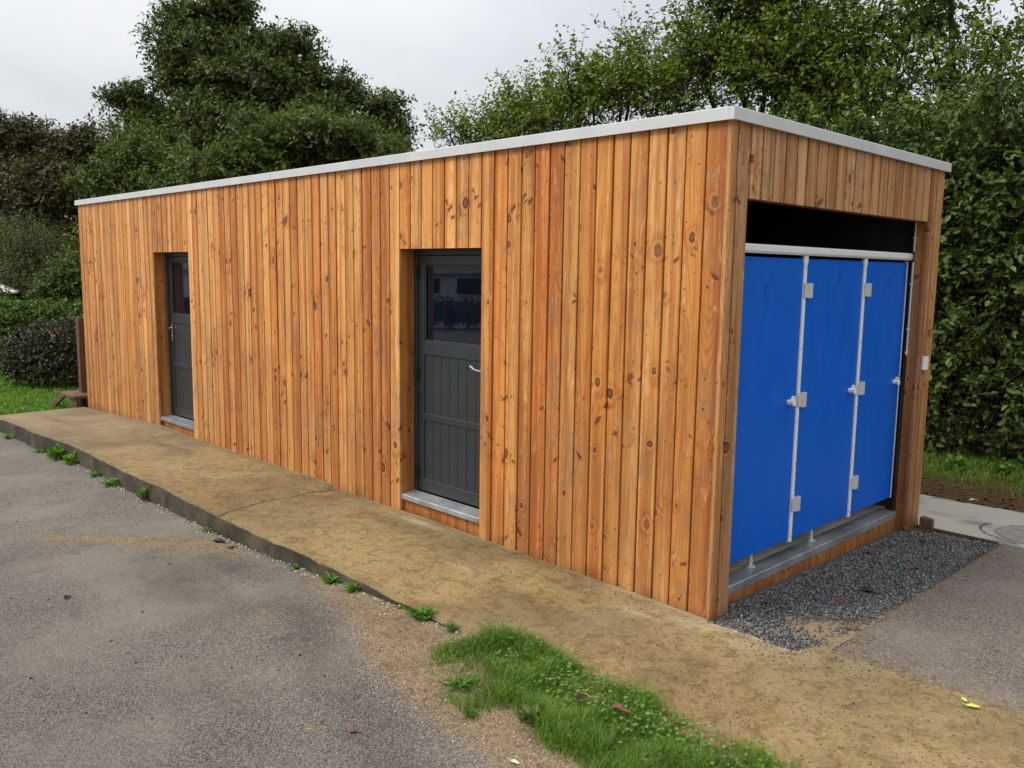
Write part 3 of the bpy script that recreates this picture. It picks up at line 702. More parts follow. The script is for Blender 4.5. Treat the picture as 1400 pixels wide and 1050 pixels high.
# cubicle front
y0, y1, zh = FO
board('lining_board', MB().box(-.095, -.0275, y0-.0215, y0-.001, -.10, zh), .95); board('lining_board', MB().box(-.095, -.0275, y1+.001, y1+.0215, -.14, zh), .80)
board('lining_board', MB().box(-.095, -.0275, y0-.0215, y1+.0215, zh+.0005, zh+.0215), .7)
board('sill_board', MB().box(-.118, -.092, y0, y1, -.13, .036), .95)
MB().prism([(.034, -.088), (.082, -.088), (.088, -.094), (.090, -.222), (.034, -.222)], 1, y0+.0015, 1.55).build('threshold_strip', M['steel'], B)
MB().prism([(.034, -.088), (.082, -.088), (.088, -.094), (.090, -.222), (.034, -.222)], 1, 1.5525, y1-.0015).build('threshold_strip', M['steel'], B)
MB().box(-1.70, -.223, .162, W-.162, -.1, .080).build('inner_floor', M['innerfloor'], B)
MB().prism([(2.180, -.118), (2.195, -.108), (2.222, -.108), (2.236, -.118), (2.236, -.150), (2.180, -.150)], 1, y0-.02, 2.985).build('top_rail', M['white'], B)
ZB, ZT = .205, 2.158
cab = [(.262, 1.178), (1.272, 2.112), (2.211, 3.035)]
cab = [(.262, 1.192), (1.250, 2.122), (2.184, 2.936)]
for i, (a, b) in enumerate(cab):
    cdn = MB().box(-.153, -.140, a, b, ZB, ZT, .001).build('cubicle_door', M['blue'], B)
    ln = MB()          # latch knob with indicator plate
    ly = b-.075
    ln.tube([(-.140, ly+.03, 1.2), (-.132, ly+.03, 1.2)], .030, 16).tube([(-.140, ly-.03, 1.192), (-.100, ly-.03, 1.192)], [.020, .017], 12)
    ln.tube([(-.1, ly-.03, 1.192), (-.093, ly-.03, 1.192)], [.024, .022], 12).box(-.139, -.128, ly-.03, ly+.03, 1.178, 1.208, .002)
    lt = ln.build('latch', M['plastic'], cdn)
    MB().tube([(-.1318, ly+.034, 1.209), (-.1306, ly+.034, 1.209)], .006, 8).tube([(-.1318, ly+.034, 1.19), (-.1306, ly+.034, 1.19)], .006, 8).build('latch_indicator', M['black'], cdn)
    # embossed emblem: an oval ring round a small curled mark
    ey, ez = (a+min(b, a+.93))/2+.02, 1.975
    ring = [(-.1398, ey+.058*math.cos(t), ez+.085*math.sin(t)) for t in np.linspace(0, 2*math.pi, 25)]
    mk = [(-.1398, ey+.025*math.cos(t), ez+.02+.03*math.sin(t)) for t in np.linspace(-.6, 3.9, 12)] + [(-.1398, ey-.006, ez-.01), (-.1398, ey-.003, ez-.045)]
    MB().tube(ring, .0022, 4, False).tube(mk, .0034, 4).build('emblem', M['emblem'], cdn)
    if i > 0:
        for z in (.455, 1.195, 1.945):
            h = MB().box(-.139, -.118, a-.056, a-.012, z-.047, z+.047, .004).box(-.139, -.112, a-.010, a+.048, z-.050, z+.050, .006)
            h.build('hinge', M['hingegrey'], cdn)
for a in (1.192, 2.122):
    o = MB().box(-.160, -.128, a+.001, a+.036, .19, 2.176, .004).box(-.139, -.1265, a-.012, a+.040, 2.130, 2.1795, .002).build('door_post', M['white'], B)
    sc = MB()
    for z in (.23, .75, 1.05, 1.55, 2.10): sc.tube([(-.1275, a+.018, z), (-.1262, a+.018, z)], .005, 8)
    sc.build('screw', M['black'], o)
MB().box(-.160, -.135, 2.938, 2.948, .20, 2.17).build('door_post', M['white'], B)
MB().box(-.160, -.135, .235, .260, .19, 2.17).build('door_post', M['white'], B)
for a in (1.222, 2.152):      # cubicle partitions and their feet
    MB().box(-1.65, -.34, a-.007, a+.007, .215, 2.1).build('cubicle_partition', M['blue'], B)
for a in (.80, 1.66):
    MB().tube([(-.20, a, .080), (-.20, a, .092), (-.20, a, .094), (-.20, a, .22)], [.038, .036, .016, .014], 14).build('pedestal_foot', M['hingegrey'], B)
# conduit and switch box on the right column
cd = MB().tube([(-.100, 2.966, 1.405), (-.100, 2.966, 2.165)], .011, 10).tube([(-.100, 2.966, 2.25), (-.100, 2.966, 2.482)], .011, 10).build('conduit', M['plastic'], B)
ck = MB()
for z in (1.43, 1.62, 1.99, 2.36): ck.box(-.113, -.087, 2.951, 2.9785, z-.006, z+.006)
ck.build('conduit_clip', M['plastic'], cd)
MB().tube([(-.100, 2.966, 1.404), (-.100, 2.966, 1.375), (-.10, 2.972, 1.365)], .008, 8).build('cable_end', M['black'], cd)
MB().box(.001, .026, 3.015, 3.105, 1.292, 1.398, .006).build('switch_box', M['plastic'], B)

# ------------------------------------------------------------------ things at the building's foot
eg = MB().box(.004, .64, 3.168, 3.192, -.16, -.052).build('edging_board', M['oldwood'])
eg.color = (.55, .40, .28, 1); tag(eg, 'thin dark timber edging board between the grey gravel and the pale concrete path', 'edging board')
pg = MB(); pg.V = [(.055, 3.085, -.2), (.155, 3.085, -.2), (.155, 3.16, -.2), (.055, 3.16, -.2), (.058, 3.088, .043), (.152, 3.092, .030), (.150, 3.156, .034), (.060, 3.154, .046)]
pg.F = [(0, 3, 2, 1), (4, 5, 6, 7), (0, 1, 5, 4), (1, 2, 6, 5), (2, 3, 7, 6), (3, 0, 4, 7)]
pg = pg.build('timber_peg', M['oldwood']); pg.color = (.42, .33, .24, 1); tag(pg, 'short square timber peg standing in the gravel beside the right hand building corner', 'peg')
cv = empty('inspection_cover', 'round worn inspection cover with a cracked rim set flush in the pale concrete path', 'cover', (.86, 3.62, -.060))
vs, fs = [], []
k = 40
for r_, z in ((0, .006), (.30, .006), (.315, .0035)):
    for j in range(k):
        q = 2*math.pi*j/k; vs.append((r_*math.cos(q)*(1.15), r_*math.sin(q), z))
for i in range(2):
    for j in range(k): fs.append((i*k+j, (i+1)*k+j, (i+1)*k+(j+1) % k, i*k+(j+1) % k))
ld = mesh('lid', vs, fs, M['lid'], cv)
arc = [(.43*1.1*math.cos(t), .37*math.sin(t)) for t in np.linspace(2.75, 4.5, 14)]
v_, f_ = ribbon(arc, .005, lambda x, y: .0, .006, .004, 3, 5); mesh('rim_crack', v_, f_, M['crack'], cv)
arc = [(-.30, .16), (-.24, .20), (-.10, .27), (.02, .30)]
v_, f_ = ribbon(arc, .005, lambda x, y: .0, .007, .003, 4, 6); mesh('rim_crack', v_, f_, M['crack'], cv)

# timber steps at the far gable
ts = empty('timber_steps', 'dark brown timber steps with a tall post at the far end of the building', 'steps', (-11.2, .2, -.15))
def tp(name, mb, c=(.50, .36, .25)):
    o = mb.build(name, M['oldwood'], ts, loc=(11.2, -.2, .15)); o.color = (*c, 1); return o
tp('post', MB().box(-11.46, -11.34, .12, .24, -.2, 1.25, .004))
tp('tread', MB().box(-11.66, -10.99, -.10, .20, .055, .095, .003), (.60, .44, .32)); tp('tread', MB().box(-11.5, -10.99, .26, .52, .24, .28, .003), (.60, .44, .32))
st_ = MB(); st_.V = [(-12.12, -.12, -.19), (-11.95, -.12, -.19), (-11.40, -.12, .055), (-11.62, -.12, .055), (-12.12, -.08, -.19), (-11.95, -.08, -.19), (-11.40, -.08, .055), (-11.62, -.08, .055)]
st_.F = [(0, 1, 2, 3), (7, 6, 5, 4), (0, 4, 5, 1), (1, 5, 6, 2), (2, 6, 7, 3), (3, 7, 4, 0)]
tp('stringer', st_, (.9, .66, .45)); tp('stringer', MB().box(-11.3, -11.02, -.06, -.02, -.19, .054), (.5, .36, .25)); tp('stringer', MB().box(-11.5, -11.02, .50, .54, -.19, .239), (.5, .36, .25))

# low building behind the camera, seen mirrored in the door glass
rb = empty('site_building', 'low white ribbed outbuilding with dark windows across the yard, mirrored in the near door', 'building', (-28.6, -21.7, -.25))
rb.rotation_euler = (0, 0, math.atan2(12.85, 15.3)-R(90)+R(6))
def rp(name, mb, mat): return mb.build(name, M[mat], rb)
rp('wall', MB().box(-16, 16, -4, 0, 0, 2.15), 'refwall')
rbm = MB()
for i in range(106): rbm.box(-15.9+i*.3, -15.78+i*.3, .001, .06, .85, 2.14)
tag(rbm.build('cladding_rib', M['refwall'], rb), kind='stuff')
for i in range(10): rp('window', MB().box(-15.2+i*3.1, -12.9+i*3.1, .061, .08, 1.2, 1.92), 'glass')
rp('plinth', MB().box(-16.02, 16.02, .001, .064, 0, .84), 'dark'); rp('roof', MB().box(-16.3, 16.3, -4.3, .3, 2.15, 2.55), 'zinc')

# ------------------------------------------------------------------ foliage machinery
def nrm(a): return a/np.maximum(np.linalg.norm(a, axis=1, keepdims=True), 1e-9)
def leaf_mesh(P, D, Nn, Ln, Wd, fold=.18, simple=False):
    D = nrm(D); Sd = nrm(np.cross(D, Nn)); Nn = np.cross(Sd, D)
    L_, W_ = Ln[:, None], Wd[:, None]; n = len(P); i = np.arange(n)
    if simple:
        V = np.stack([P, P+D*.45*L_+Sd*.5*W_+Nn*fold*W_, P+D*L_, P+D*.45*L_-Sd*.5*W_+Nn*fold*W_], 1).reshape(-1, 3)
        F = np.concatenate([np.stack([4*i, 4*i+1, 4*i+2], 1), np.stack([4*i, 4*i+2, 4*i+3], 1)])
        return V, F
    tip = P+D*L_-Nn*.10*L_
    V = np.stack([P, P+D*.30*L_+Sd*.46*W_+Nn*fold*W_, P+D*.70*L_+Sd*.40*W_+Nn*fold*.8*W_, tip, P+D*.70*L_-Sd*.40*W_+Nn*fold*.8*W_, P+D*.30*L_-Sd*.46*W_+Nn*fold*W_], 1).reshape(-1, 3)
    F = np.concatenate([np.stack([6*i, 6*i+1, 6*i+2, 6*i+3], 1), np.stack([6*i, 6*i+3, 6*i+4, 6*i+5], 1)])
    return V, F
def gapn(P, s, seed):
    rg = np.random.default_rng(seed); t = 0
    for k in range(5):
        kx = rg.normal(size=3)*s*(1+.5*k); t = t + np.sin(P@kx+rg.random()*6.28)/(1+.35*k)
    return t/2.2
def crown(name, blobs, parent, mat, dens, size, rg, twig=.5, per=7, upw=.45, gap=.25, simple=False, inner=.55, droop=.25, seed=1, aspect=.58, cull=.55, twigs=True, clump=0):
    PP, DD = [], []
    if clump:
        nb = []
        for (cx, cy, cz, rx, ry, rz) in blobs:
            for d in nrm(rg.normal(size=(clump, 3))):
                q = .35+.50*rg.random()**.5; f = (.24+.22*rg.random())
                nb.append((cx+d[0]*rx*q, cy+d[1]*ry*q, cz+d[2]*rz*q, rx*f*1.15, ry*f*1.15, rz*f*.9))
        blobs = nb
    for (cx, cy, cz, rx, ry, rz) in blobs:
        A = 4*math.pi*((rx*ry)**1.6/3+(rx*rz)**1.6/3+(ry*rz)**1.6/3)**(1/1.6)
        n = int(A*dens/per)
        d = nrm(rg.normal(size=(n, 3))); rad = inner+(1-inner)*rg.random(n)**.6
        p = np.array([cx, cy, cz]) + d*rad[:, None]*np.array([rx, ry, rz])
        vd = nrm(p-CAM); facing = -(d*vd).sum(1)
        keep = (facing > -.25) | (rg.random(n) > cull)
        PP.append(p[keep]); DD.append(d[keep])
    P = np.concatenate(PP); O = np.concatenate(DD)
    k = gapn(P, 1.5/max(.25, np.mean([b[3] for b in blobs])), seed)+gapn(P, 2.2/twig*.6, seed+1)*.6 > -gap*3.2
    k &= P[:, 2] > -.02
    P, O = P[k], O[k]; n = len(P)
    D = nrm(O*.75+np.array([0, 0, upw])+rg.normal(size=(n, 3))*.45)
    TL = twig*(.5+rg.random(n))
    t = (np.arange(per)+.6)/per
    base = P[:, None, :]+D[:, None, :]*(t[None, :, None]*TL[:, None, None])
    base[:, :, 2] -= droop*(t[None, :]**2)*TL[:, None]
    Sd = nrm(np.cross(D, rg.normal(size=(n, 3))))
    sgn = np.where(np.arange(per) % 2, 1., -1.)
    LD = D[:, None, :]*.55+Sd[:, None, :]*sgn[None, :, None]*.9+rg.normal(size=(n, per, 3))*.35
    LD[:, :, 2] -= .18
    LN = np.array([0, 0, .75])+O[:, None, :]*.55+rg.normal(size=(n, per, 3))*.45
    q = n*per; sz = size*(.6+.75*rg.random(q))
    V, F = leaf_mesh(base.reshape(-1, 3), LD.reshape(-1, 3), LN.reshape(-1, 3), sz, sz*aspect, simple=simple)
    midx = np.zeros(len(F)); mats = [M[mat]]
    if twigs:
        e = P+D*TL[:, None]*np.array(1.); e[:, 2] -= droop*TL*.8
        wv = Sd*.004*(size/.07)
        TV = np.stack([P-D*TL[:, None]*.5-wv*1.5, P-D*TL[:, None]*.5+wv*1.5, e+wv*.3, e-wv*.3], 1).reshape(-1, 3); i = np.arange(n)*4+len(V)
        if simple: TF = np.concatenate([np.stack([i, i+1, i+2], 1), np.stack([i, i+2, i+3], 1)])
        else: TF = np.stack([i, i+1, i+2, i+3], 1)
        V = np.concatenate([V, TV]); F = np.concatenate([F, TF]); midx = np.concatenate([midx, np.ones(len(TF))]); mats.append(M['bark'])
    o = mesh(name, V, F, None, parent, midx=midx, mats=mats)
    return o
def tree(name, label, cat, base, blobs, mat, dens, size, seed, trunk_r=.2, group=None, extra=None, trunks=1, **kw):
    """base and blobs in world coordinates"""
    rg = np.random.default_rng(seed)
    e = empty(name, label, cat, base, group); off = tuple(-np.array(base))
    tb = MB(); b0 = Vector(base)
    top = max(blobs, key=lambda b: b[2]); mid = Vector((np.mean([b[0] for b in blobs]), np.mean([b[1] for b in blobs]), np.mean([b[2] for b in blobs])))
    for t in range(trunks):
        s0 = b0+Vector((rg.normal()*.25, rg.normal()*.25, 0))*(trunks > 1)
        fork = b0.lerp(mid, .55)+Vector((rg.normal(), rg.normal(), 0))*.15
        tb.tube([s0, s0.lerp(fork, .5)+Vector((rg.normal(), rg.normal(), 0))*.08, fork], [trunk_r, trunk_r*.82, trunk_r*.7], 9)
        for bl in (blobs if trunks == 1 else blobs[t::trunks]):
            c_ = Vector(bl[:3]); q = fork.lerp(c_, .5)+Vector((rg.normal(), rg.normal(), rg.normal()))*.12*bl[3]
            tb.tube([fork, q, c_], [trunk_r*.55, trunk_r*.35, trunk_r*.16], 6)
            for j in range(5):
                d = Vector(nrm(rg.normal(size=(1, 3)))[0]); d.z = abs(d.z)*.8
                ee = c_+Vector((d.x*bl[3], d.y*bl[4], d.z*bl[5]))*.85
                tb.tube([c_, c_.lerp(ee, .5)+Vector((0, 0, .06)), ee], [trunk_r*.16, trunk_r*.10, trunk_r*.03], 5)
    o = tb.build('trunk', M['bark'], e); o.location = off
    cr = crown('crown', blobs, e, mat, dens, size, rg, seed=seed, **kw); cr.location = off
    return e, cr
RT, UP, FW = np.array(rt), np.array(up), np.array(fw)

# ------------------------------------------------------------------ trees, hedges, bushes
GT = 'trees behind the building'
tree('oak_tree', 'tallest dark green oak rising above the roof at the left', 'tree', (-19.9, 7.4, -.4),
     [(-21.26, 7.16, 9.0, 0.9, 0.9, 0.78), (-21.83, 6.52, 8.72, 0.61, 0.61, 0.61), (-20.87, 7.57, 9.09, 0.53, 0.53, 0.53), (-21.28, 6.92, 7.82, 1.35, 1.35, 0.94), (-21.13, 6.19, 7.0, 0.84, 0.84, 0.6), (-20.24, 8.03, 8.08, 0.74, 0.74, 0.61), (-19.56, 8.72, 8.02, 0.65, 0.65, 0.57), (-19.98, 7.32, 6.72, 1.4, 1.4, 0.96), (-19.17, 8.98, 7.29, 0.61, 0.61, 0.53), (-19.5, 8.49, 6.53, 1.19, 1.19, 0.82), (-18.5, 9.59, 6.9, 0.61, 0.61, 0.53), (-18.22, 8.98, 5.96, 0.92, 0.92, 0.72), (-17.68, 10.35, 6.47, 0.61, 0.61, 0.37), (-17.74, 10.13, 5.66, 0.78, 0.78, 0.57), (-17.3, 10.64, 5.97, 0.31, 0.31, 0.29), (-22.59, 5.36, 6.68, 0.65, 0.65, 0.27), (-22.86, 5.06, 6.57, 0.29, 0.29, 0.16), (-22.03, 5.82, 6.08, 0.7, 0.7, 0.45), (-21.43, 5.55, 5.2, 1.12, 1.12, 0.72), (-19.79, 6.56, 5.45, 1.57, 1.57, 0.98), (-18.12, 8.22, 5.19, 1.57, 1.57, 0.78)],
     'oakleaf', 290, .120, 21, .34, GT, twig=.36, per=7, gap=.50, clump=16, inner=.6, simple=True, upw=.35)
tree('bronze_tree', 'broad bronze brown tree crown at the far left edge behind the willow bush', 'tree', (-28.4, 4.6, -.4),
     [(-29.29, 4.09, 5.74, 1.67, 1.67, 1.55), (-28.1, 5.27, 5.52, 1.43, 1.43, 1.38), (-30.39, 2.85, 5.12, 1.91, 1.91, 1.91), (-26.69, 5.9, 5.01, 1.17, 1.17, 1.52), (-27.3, 4.3, 3.68, 2.3, 2.3, 1.61), (-25.84, 5.76, 3.48, 1.38, 1.38, 1.61), (-26.6, 4.9, 1.8, 2.4, 2.0, 1.6), (-28.6, 2.6, 1.9, 2.2, 2.0, 1.7)],
     'copperleaf', 260, .130, 22, .32, GT, twig=.38, per=7, gap=.50, clump=16, inner=.6, simple=True, upw=.35)
tree('elm_tree', 'lighter green elm crown in front of the dark oak just above the roof', 'tree', (-13.7, 5.2, -.3),
     [(-13.51, 5.63, 4.74, 1.07, 1.07, 0.64), (-14.22, 4.83, 4.34, 0.92, 0.92, 0.69), (-12.73, 6.37, 4.37, 0.77, 0.77, 0.49), (-14.35, 3.91, 3.97, 0.67, 0.67, 0.52), (-13.6, 5.2, 3.4, 1.2, 1.2, .8)],
     'elmleaf', 420, .095, 23, .14, GT, twig=.36, per=8, gap=.45, clump=14, inner=.6, simple=True)
tree('young_elm', 'mid green bushy young elm between the oak and the bronze tree', 'tree', (-16.6, 3.4, -.3),
     [(-17.05, 3.33, 4.11, 0.73, 0.73, 0.73), (-15.95, 3.68, 3.83, 0.79, 0.79, 0.63), (-17.46, 2.84, 3.7, 0.57, 0.57, 0.65), (-16.6, 3.4, 3.0, 1.0, 1.0, .8), (-17.4, 2.9, 2.4, .8, .8, .9)],
     'elmleaf', 340, .095, 24, .11, GT, twig=.36, per=7, gap=.45, clump=14, inner=.6, simple=True)
tree('willow_bush', 'feathery grey green willow bush behind the clipped hedge', 'bush', (-24.4, 2.6, -.2),
     [(-24.1, 2.93, 1.97, 0.78, 0.78, 0.92), (-23.59, 3.43, 1.84, 0.57, 0.57, 0.74), (-25.16, 2.54, 1.86, 0.73, 0.73, 1.04), (-25.79, 1.85, 1.64, 0.84, 0.84, 1.04), (-24.31, 2.57, 1.26, 1.23, 1.23, 0.61)],
     'willowleaf', 1500, .085, 25, .05, None, twig=.6, per=12, gap=.5, simple=True, upw=1.5, droop=.02, aspect=.22)
tree('leafy_shrub', 'bright green broad leaved shrub between the willow bush and the building', 'bush', (-21.0, 3.0, -.2),
     [(-21.15, 2.99, 1.62, 0.49, 0.49, 0.56), (-21.16, 2.64, 1.31, 0.45, 0.45, 0.37), (-20.81, 3.34, 1.63, 0.47, 0.47, 0.71), (-21.0, 3.06, 1.16, 0.56, 0.56, 0.37)],
     'elmleaf', 900, .085, 26, .03, None, twig=.3, per=7, gap=.5, simple=True, upw=.6)
tree('low_shrub', 'small yellow green shrub under the white parasol at the left edge', 'bush', (-21.0, 1.3, -.2),
     [(-20.91, 1.41, 1.15, 0.21, 0.21, 0.14), (-21.12, 1.22, 1.21, 0.28, 0.28, 0.25), (-21, 1.3, .8, .4, .4, .5)],
     'elmleaf', 900, .07, 27, .02, None, twig=.25, per=7, gap=.5, simple=True, upw=.6)
hb = []  # hedge added out of view so the lower door glass reflects something dark
for t in np.linspace(-9, 9, 26):
    for z in (.2, .62): hb.append((-22.5-.643*t, -16.6+.766*t, z, .55, .55, .38))
tree('added_reflection_hedge', 'added dark hedge out of view in front of the outbuilding, darkens the reflection in the door glass', 'hedge', (-22.5, -16.6, -.2), hb, 'copperleaf', 160, .11, 44, .03, None, twig=.2, per=6, gap=.9, simple=True, upw=.3, inner=.7, twigs=False, cull=0.)
# clipped hedge: a long low row
hb = []
for t in np.linspace(0, 1, 10):
    for z in (.15, .55, .92):
        hb.append((-20.4+2.6*t, .10+2.6*t, z, .42, .42, .27))
tree('clipped_hedge', 'low flat topped clipped hedge across the lawn behind the rounded bush', 'hedge', (-19.2, 1.3, -.2), hb, 'clipleaf', 700, .075, 28, .03, None, twig=.14, per=6, gap=.9, simple=True, upw=.3, inner=.7)
e, cr = tree('rounded_bush', 'rounded dark bush with pinkish tips beside the timber steps', 'bush', (-14.5, .5, -.2),
     [(-14.59, 0.52, 0.37, 0.58, 0.58, 0.59), (-14.81, 0.29, 0.3, 0.38, 0.38, 0.46), (-14.3, 0.84, 0.45, 0.4, 0.4, 0.57), (-14.21, 0.59, 0.16, 0.48, 0.48, 0.48)],
     'bushleaf', 1700, .055, 29, .03, None, twig=.15, per=6, gap=.9, simple=True, upw=.4, inner=.75)
o = crown('tip_leaves', [(-14.59, 0.52, 0.39, 0.60, 0.60, 0.60), (-14.30, 0.84, 0.47, 0.42, 0.42, 0.58)], e, 'pinktip', 900, .05, np.random.default_rng(30), twig=.1, per=5, gap=-.15, simple=True, upw=1.2, inner=.97, twigs=False)
o.location = (14.5, -.5, .2)

# right hand side: hornbeams rising behind the roof, and the tall hedge down to the ground
tree('hornbeam', 'thin low hornbeam sprays leftmost in the light green row behind the roof', 'tree', (-10.2, 7.9, -.3),
     [(-11.15, 7.34, 4.77, 0.39, 0.35, 0.21), (-10.51, 7.56, 4.81, 0.5, 0.45, 0.23), (-9.93, 7.91, 5.0, 0.49, 0.44, 0.41), (-9.59, 8.29, 5.22, 0.52, 0.47, 0.41), (-9.98, 7.77, 4.57, 0.87, 0.78, 0.35), (-9.9, 7.8, 3.7, .9, .8, .6)],
     'hornleaf', 520, .082, 31, .09, GT, twig=.55, per=9, gap=.22, upw=.75, droop=.12)
tree('hornbeam', 'ragged hornbeam with upright shoots above the middle of the roof', 'tree', (-7.9, 8.3, -.3),
     [(-8.56, 7.99, 5.65, 0.41, 0.37, 0.44), (-8.19, 8.31, 5.32, 0.68, 0.61, 0.46), (-7.55, 8.78, 5.89, 0.46, 0.41, 0.57), (-7.53, 8.36, 5.12, 0.8, 0.72, 0.48), (-6.88, 8.79, 5.35, 0.68, 0.61, 0.66), (-8.52, 7.88, 4.84, 0.82, 0.74, 0.41), (-7.6, 8.4, 3.9, 1.1, .9, .8)],
     'hornleaf', 260, .088, 32, .11, GT, twig=.58, per=9, gap=.28, clump=11, upw=.85, droop=.12)
tree('hornbeam', 'dense tall hornbeam directly behind the near corner of the roof', 'tree', (-4.9, 8.9, -.3),
     [(-5.73, 8.81, 6.15, 0.89, 0.8, 0.77), (-4.99, 9.17, 6.32, 0.97, 0.87, 0.8), (-5.91, 8.48, 5.35, 0.77, 0.69, 0.62), (-4.86, 8.81, 5.19, 1.07, 0.97, 0.72), (-4.23, 9.25, 5.62, 0.94, 0.85, 0.78), (-3.77, 8.94, 4.62, 0.91, 0.82, 0.69), (-4.8, 8.9, 4.1, 1.2, 1., .8), (-5.2, 9.1, 7.3, 1.1, 1., .7)],
     'hornleaf', 250, .086, 33, .15, GT, twig=.48, per=9, gap=.34, clump=13, upw=.6, droop=.18)
tree('hornbeam', 'open crowned hornbeam with sky gaps at the upper right corner', 'tree', (-2.2, 9.3, -.3),
     [(-2.91, 9.0, 4.84, 0.93, 0.83, 0.65), (-3.41, 9.25, 5.81, 0.9, 0.81, 0.56), (-1.96, 9.03, 4.41, 0.73, 0.65, 0.73), (-2.7, 9.68, 5.77, 0.78, 0.7, 0.44), (-1.15, 9.21, 4.05, 0.8, 0.72, 0.8), (-2.33, 8.53, 3.78, 0.83, 0.75, 0.52), (-1.84, 10.23, 5.51, 0.65, 0.59, 0.44), (-2.4, 9.4, 6.8, 1.2, 1., .7), (-.6, 9.6, 5.0, .9, .8, .7), (-3.0, 8.7, 3.7, .9, .8, .7)],
     'hornleaf', 150, .090, 34, .15, GT, twig=.50, per=9, gap=.26, clump=11, upw=.55, droop=.2)
rgh = np.random.default_rng(40); hb = []
for xx in np.arange(-3.6, 4.2, .52):
    for z in np.arange(.45, 3.9, .55):
        hb.append((xx+rgh.normal()*.1, 6.75+rgh.normal()*.12+.05*z, z+rgh.normal()*.08, .42, .50, .40))
        if z < 3.4: hb.append((xx+.2, 7.75, z, .46, .42, .44))
tree('tall_hedge', 'tall dense dark leaved hedge behind the wire fence at the right', 'hedge', (0, 6.9, -.15), hb, 'hedgeleaf', 470, .080, 41, .035, None, twig=.30, per=7, gap=.26, upw=.25, droop=.3, inner=.5, cull=.85, trunks=12)
# wire mesh fence in front of the hedge
wf = empty('wire_fence', 'thin dark wire mesh fence standing in front of the tall hedge', 'fence', (0, 6.12, -.08))
f = MB()
for i in range(81): f.box(-4+i*.1-.0014, -4+i*.1+.0014, -.0014, .0014, 0, 1.75)
for i in range(18): f.box(-4, 4, -.0045, -.0017, .03+i*.1-.0014, .03+i*.1+.0014)
tag(f.build('wire_mesh', M['black'], wf), kind='stuff')
for xx in (-3.98, -1.4, 1.55, 3.98): MB().box(xx-.02, xx+.02, .002, .042, -.2, 1.85).build('fence_post', M['black'], wf)

# white parasol at the left edge
pa = empty('parasol', 'corner of a white canvas parasol above the clipped hedge at the left edge', 'parasol', (-23.64, 1.2, -.15))
vs = [(0, 0, 2.04)]; n8 = 8
for j in range(n8):
    q = 2*math.pi*j/n8+.75; vs.append((1.39*math.cos(q), 1.39*math.sin(q), 1.47))
for j in range(n8):
    q = 2*math.pi*j/n8+.75; vs.append((1.38*math.cos(q), 1.38*math.sin(q), 1.43))
vs.append((0, 0, 2.0))
fs = [(0, 1+j, 1+(j+1) % n8) for j in range(n8)]+[(1+j, 9+j, 9+(j+1) % n8, 1+(j+1) % n8) for j in range(n8)]+[(17, 9+(j+1) % n8, 9+j) for j in range(n8)]
mesh('canopy', vs, fs, M['canvas'], pa); MB().tube([(0, 0, 0), (0, 0, 2.08)], .022, 10).build('pole', M['white'], pa)

# ------------------------------------------------------------------ grass, gravel and litter
def blades(n, poly, zf, h, rg, wid=.004, dens=None, lean=.35):
    xs_, ys_ = [p[0] for p in poly], [p[1] for p in poly]; P = []
    tot = 0
    while tot < n:
        x = rg.uniform(min(xs_), max(xs_), n*2); y = rg.uniform(min(ys_), max(ys_), n*2)
        k = inpoly(x, y, poly)
        if dens is not None: k &= rg.random(n*2) < dens(x, y)
        P.append(np.stack([x[k], y[k]], 1)); tot += k.sum()
    P = np.concatenate(P)[:n]; x, y = P.T; z = zf(x, y)
    hh = h*(.40+.9*rg.random(n))*np.clip(1.9*fbm(x, y, 7.)-.15, .25, 1.5)
    a = rg.random(n)*6.283; dx, dy = np.cos(a), np.sin(a); ln = lean*(.3+rg.random(n))*hh
    b = np.stack([x, y, z-.004], 1); sd = np.stack([-dy, dx, 0*x], 1)*(wid*(.6+.7*rg.random(n)))[:, None]
    d = np.stack([dx, dy, 0*x], 1)
    mid = b+d*(ln*.30)[:, None]+np.array([0, 0, 1.])*(hh*.6)[:, None]; tip = b+d*ln[:, None]+np.array([0, 0, 1.])*(hh*.98)[:, None]
    V = np.stack([b-sd, b+sd, mid-sd*.8, mid+sd*.8, tip], 1).reshape(-1, 3); i = 5*np.arange(n)
    F = np.concatenate([np.stack([i, i+1, i+3], 1), np.stack([i, i+3, i+2], 1), np.stack([i+2, i+3, i+4], 1)])
    return V, F
rg = np.random.default_rng(50)
GP = [(-.80, -1.50), (-.76, -1.30), (-.66, -1.06), (-.5, -1.0), (-.32, -1.0), (.05, -1.06), (.39, -1.05), (.75, -1.10), (1.1, -1.10), (1.8, -1.12), (2.1, -1.3), (2.0, -2.1), (1.2, -1.98), (.52, -1.74), (.28, -1.76), (.10, -1.66), (-.06, -1.62), (-.12, -1.80), (-.26, -1.86), (-.48, -1.76), (-.68, -1.64)]
def gd(x, y):
    d = segdist(x, y, GP+[GP[0]])
    thin = np.clip((.35-(x-.35*(y+1.2)*0))/.9, 0, 1)*np.clip((-1.36-y)/.25, 0, 1)
    return np.clip(d/.10, .08, 1)*(1-.80*thin)*np.clip(fbm(x, y, 4.)*3-.55, .15, 1)
zg = lambda x, y: z_lot(x, np.minimum(y, -1.0))
V, F = blades(60000, GP, zg, .066, rg, .0019, gd, .95)
tag(mesh('grass_patch', V, F, M['grass']), 'bright green tuft of long grass between the asphalt and the walkway', 'grass', kind='stuff')
